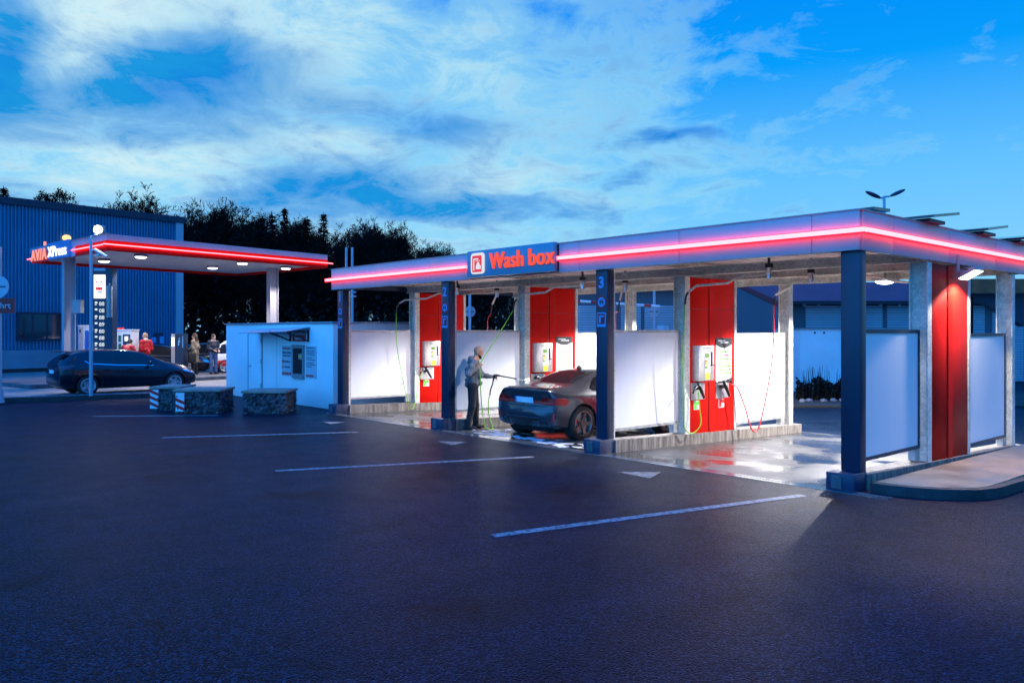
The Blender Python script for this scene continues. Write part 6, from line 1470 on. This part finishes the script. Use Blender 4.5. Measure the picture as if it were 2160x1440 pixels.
# ------------------------------------------------------------------ trees and shrubs
def tree_mesh_bare(seed, h, leafy=.4, spread=.5):
    rn = random.Random(seed); mb = MB(); lf = MB()
    tips = []
    def branch(p, d, l, r, lvl):
        n = 4 if lvl < 2 else 3; pts = [p]; rs = [r]; cur = p; dd = d.copy()
        for k in range(n):
            dd = (dd + Vector((rn.uniform(-1, 1), rn.uniform(-1, 1), rn.uniform(-.5, .9))) * (.10 if lvl == 0 else .22)).normalized(); cur = cur + dd * l / n; pts.append(cur); rs.append(r * (1 - .62 * (k + 1) / n))
        mb.tube(pts, [max(q, .017 if lvl >= 3 else .0) for q in rs], (7, 5, 4, 3, 3)[lvl], caps=False)
        if lvl >= 3: tips.extend(pts[1:])
        if lvl == 4: return
        cnt = (int(h * 1.6), 7, 5, 5)[lvl]
        for c in range(cnt):
            q = (.30 + .70 * (c + rn.random()) / cnt) if lvl == 0 else rn.uniform(.25, 1)
            i = min(int(q * n), n - 1); o = pts[i].lerp(pts[i + 1], q * n - i); az = c * 2.4 + rn.uniform(-.5, .5)
            tilt = rn.uniform(.55, 1.05) * (1.15 - .55 * q) if lvl == 0 else rn.uniform(.4, .9)
            u = dd.orthogonal().normalized(); w = dd.cross(u); side = u * math.cos(az) + w * math.sin(az)
            nd = (dd * math.cos(tilt) + side * math.sin(tilt) + Vector((0, 0, .18))).normalized()
            ln = (h * spread * (1.05 - .55 * q) if lvl == 0 else l * rn.uniform(.38, .6))
            branch(o, nd, ln, rs[i] * (.42 if lvl == 0 else .5), lvl + 1)
    branch(Vector((0, 0, 0)), Vector((0, 0, 1)), h * .86, h * .019, 0)
    for p in tips:
        for k in range(2):
            if rn.random() < leafy:
                c = p + Vector((rn.gauss(0, .13), rn.gauss(0, .13), rn.gauss(0, .12))); s = rn.uniform(.06, .13)
                a = Vector((rn.gauss(0, 1), rn.gauss(0, 1), rn.gauss(0, 1))).normalized(); b = a.orthogonal().normalized(); lf.face([c + a * s, c + b * s * .6, c - a * s, c - b * s * .6])
    return mb.mesh('trunk'), lf.mesh('crown')
def tree_mesh_conifer(seed, h, droop=.25, bare=.2):
    rn = random.Random(seed); mb = MB(); lf = MB()
    mb.tube([(0, 0, 0), (0, 0, h * .5), (.05, 0, h)], [h * .014, h * .009, .02], 7)
    z = h * bare
    while z < h * .985:
        f = 1 - (z - h * bare) / (h * (1 - bare)); L = (h * .15) * f ** .95 * rn.uniform(.7, 1.15) + .15
        for k in range(9):
            az = rn.uniform(0, 6.283); dv = Vector((math.cos(az), math.sin(az), -droop + rn.uniform(-.1, .25))); p = Vector((0, 0, z)); e = p + dv * L
            mb.tube([p, e], [.03, .01], 3, caps=False)
            m = max(4, int(L * 7))
            for q in range(m):
                t = (q + .7) / m; c = p.lerp(e, t) + Vector((rn.gauss(0, .06), rn.gauss(0, .06), rn.gauss(0, .05))); s = (.20 + .26 * (1 - t)) * rn.uniform(.7, 1.2)
                sd = Vector((-dv.y, dv.x, 0)).normalized() * rn.choice((-1, 1)); a = (dv * .5 + sd * rn.uniform(.2, 1) + Vector((0, 0, rn.uniform(-.5, .2)))).normalized()
                b = a.cross(Vector((0, 0, 1))).normalized() * .28; lf.face([c - b * s, c + a * s * .6 - b * s * .7, c + a * s * 1.2, c + a * s * .6 + b * s * .7, c + b * s])
        z += (h * .022 + .05) * rn.uniform(.4, .9)
    return mb.mesh('trunk'), lf.mesh('crown')
def build_trees():
    protos = {}
    def proto(key, mk, name, label, m1, m2, group):
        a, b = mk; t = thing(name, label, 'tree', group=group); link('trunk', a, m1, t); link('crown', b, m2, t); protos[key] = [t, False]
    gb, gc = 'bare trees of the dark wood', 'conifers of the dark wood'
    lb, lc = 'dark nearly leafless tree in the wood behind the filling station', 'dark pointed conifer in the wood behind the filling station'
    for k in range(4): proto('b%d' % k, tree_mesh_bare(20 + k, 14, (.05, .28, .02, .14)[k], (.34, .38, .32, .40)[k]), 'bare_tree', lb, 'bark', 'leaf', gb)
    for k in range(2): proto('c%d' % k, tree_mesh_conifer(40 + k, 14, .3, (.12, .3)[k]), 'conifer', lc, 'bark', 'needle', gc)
    rn = random.Random(11)
    def put(key, px, D, top_py, label=None):
        p = DZ(px, D, .03); ht = PD(px, top_py, D).z; pr = protos[key]; t = pr[0] if not pr[1] else copy_tree(pr[0]); pr[1] = True
        s = (ht - .03) / max(v.co.z for ch in t.children for v in ch.data.vertices); t.location = p; t.scale = (s * rn.uniform(.9, 1.1), s * rn.uniform(.9, 1.1), s); t.rotation_euler = (0, 0, rn.uniform(0, 6.28))
        if label: t['label'] = label
    # skyline of the photograph: (kind, sight line, distance, top)
    sky = [('c0', 8, 75, 392), ('b1', 80, 78, 402), ('b1', 112, 78, 396), ('b3', 245, 74, 415), ('b2', 300, 76, 398), ('b2', 335, 74, 393), ('b3', 375, 70, 425), ('b0', 405, 72, 440), ('b2', 440, 74, 432), ('b0', 478, 70, 420), ('b3', 515, 72, 430),
           ('c0', 552, 66, 455), ('c1', 575, 68, 448), ('c0', 600, 66, 436), ('b1', 628, 70, 462), ('c1', 648, 66, 456), ('c0', 682, 67, 448), ('b2', 708, 70, 462), ('b2', 732, 70, 462), ('b0', 765, 72, 455), ('b2', 795, 68, 460), ('b3', 828, 72, 462), ('b0', 862, 70, 482), ('b2', 885, 72, 498), ('b3', 930, 78, 512), ('b0', 968, 80, 525), ('b3', 1005, 82, 532), ('b1', 1040, 84, 545), ('b3', 1085, 84, 550), ('b1', 1120, 86, 560)]
    for s in sky: put(*s)
    for k in range(34):   # nearer and farther ranks that fill the wood
        px = 385 + k * 21 + rn.uniform(-8, 8); base = np.interp(px, [385, 480, 600, 700, 850, 1000, 1100], [450, 440, 462, 475, 490, 545, 570])
        put(rn.choice(('b1', 'b3', 'b0', 'c0', 'c1', 'b1')), px, rn.uniform(54, 64), base + rn.uniform(18, 75))
    for k in range(26):   # bare crowns that close the skyline
        px = 388 + k * 24 + rn.uniform(-9, 9); base = np.interp(px, [385, 480, 600, 700, 850, 900, 1000, 1100], [448, 432, 450, 465, 478, 508, 535, 560])
        put(('b2', 'b0', 'b3', 'b2')[k % 4], px, rn.uniform(64, 74), base + rn.uniform(2, 22))
    # undergrowth as one mass
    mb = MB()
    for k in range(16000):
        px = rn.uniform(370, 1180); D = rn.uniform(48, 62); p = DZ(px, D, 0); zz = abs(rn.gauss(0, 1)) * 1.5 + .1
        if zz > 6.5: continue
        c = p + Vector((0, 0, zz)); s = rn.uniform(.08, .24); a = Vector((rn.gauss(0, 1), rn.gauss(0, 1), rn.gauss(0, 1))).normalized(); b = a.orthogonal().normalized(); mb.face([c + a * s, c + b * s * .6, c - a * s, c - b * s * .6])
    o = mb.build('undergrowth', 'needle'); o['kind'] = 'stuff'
    # hedge and twigs before the garage box
    mb = MB(); D0 = 26.2
    for k in range(2600):
        px = rn.uniform(1680, 1850); p = DZ(px, D0 + rn.uniform(0, 1.6), -.2); c = p + Vector((0, 0, rn.uniform(0, .62 + .12 * math.sin(px * .11)))); s = rn.uniform(.03, .09); a = Vector((rn.gauss(0, 1), rn.gauss(0, 1), rn.gauss(0, 1))).normalized(); b = a.orthogonal().normalized(); mb.face([c + a * s, c + b * s * .5, c - a * s, c - b * s * .5])
    t = thing('hedge', 'low dark hedge with bare shoots in front of the pale garage box', 'hedge', DZ(1760, D0 + .8, -.2)); mb.build('foliage', 'leaf', t)
    mb = MB()
    for k in range(90):
        px = rn.uniform(1685, 1845); p = DZ(px, D0 + rn.uniform(0, 1.2), -.2); e = p + Vector((rn.uniform(-.12, .12), rn.uniform(-.12, .12), rn.uniform(.6, 1.15))); mb.tube([p, p.lerp(e, .5) + Vector((.02, 0, 0)), e], [.012, .009, .004], 4, caps=False)
    mb.build('twigs', 'twig', t)
    for k in range(7):
        c = DZ(1690 + k * 22 + rn.uniform(-6, 6), 25.7 + rn.uniform(-.2, .3), -.13); mb = MB(); i = bmesh.ops.create_icosphere(mb.bm, subdivisions=2, radius=.085)
        for v in i['verts']: v.co = Vector((v.co.x * 1.3, v.co.y, v.co.z * .8)) * (1 + rn.uniform(-.15, .15)) + c
        tag(mb.build('boulder', M('pale_stone', (.16, .165, .18), .8) if k == 0 else bpy.data.materials['pale_stone'], None, 30), 'pale fist-edged boulder lying along the foot of the low dark hedge', 'boulder', 'boulders along the hedge')
    # verge between the bays' rear lane and the hedge
    mb = MB(); mb.poly_prism([DZ(1500, 24.2, -.25), DZ(2500, 24.2, -.25), DZ(2500, 29.8, -.25), DZ(1500, 29.8, -.25)], (0, 0, .09)); o = mb.build('verge', 'earth'); struct(o)
build_trees()
# foam and suds on the wash floor
def build_foam():
    rn = random.Random(4); mb = MB()
    def blob(x, y, r):
        n = 14; c = mb.bm.verts.new((x, y, gz(x, y) + .012)); ring = []
        for k in range(n):
            a = 2 * math.pi * k / n; rr = r * rn.uniform(.55, 1.1); px, py = x + math.cos(a) * rr, y + math.sin(a) * rr * .7; ring.append(mb.bm.verts.new((px, py, gz(px, py) + .0075)))
        for k in range(n): mb.bm.faces.new((c, ring[k], ring[(k + 1) % n]))
    for k in range(70):
        t = rn.random(); x = -12.7 + 2.7 * t + rn.gauss(0, .25); y = 10.75 - .12 * t + rn.gauss(0, .16)
        if y > 10.37: blob(x, y, rn.uniform(.03, .17))
    for k in range(30): blob(-12.9 + rn.gauss(0, .5), 11.3 + rn.gauss(0, .3), rn.uniform(.03, .12))
    m = M('soap_foam', (.75, .76, .78), .35, bump=(60, .6, .01)); o = mb.build('soap_foam', m); o['kind'] = 'stuff'
build_foam()
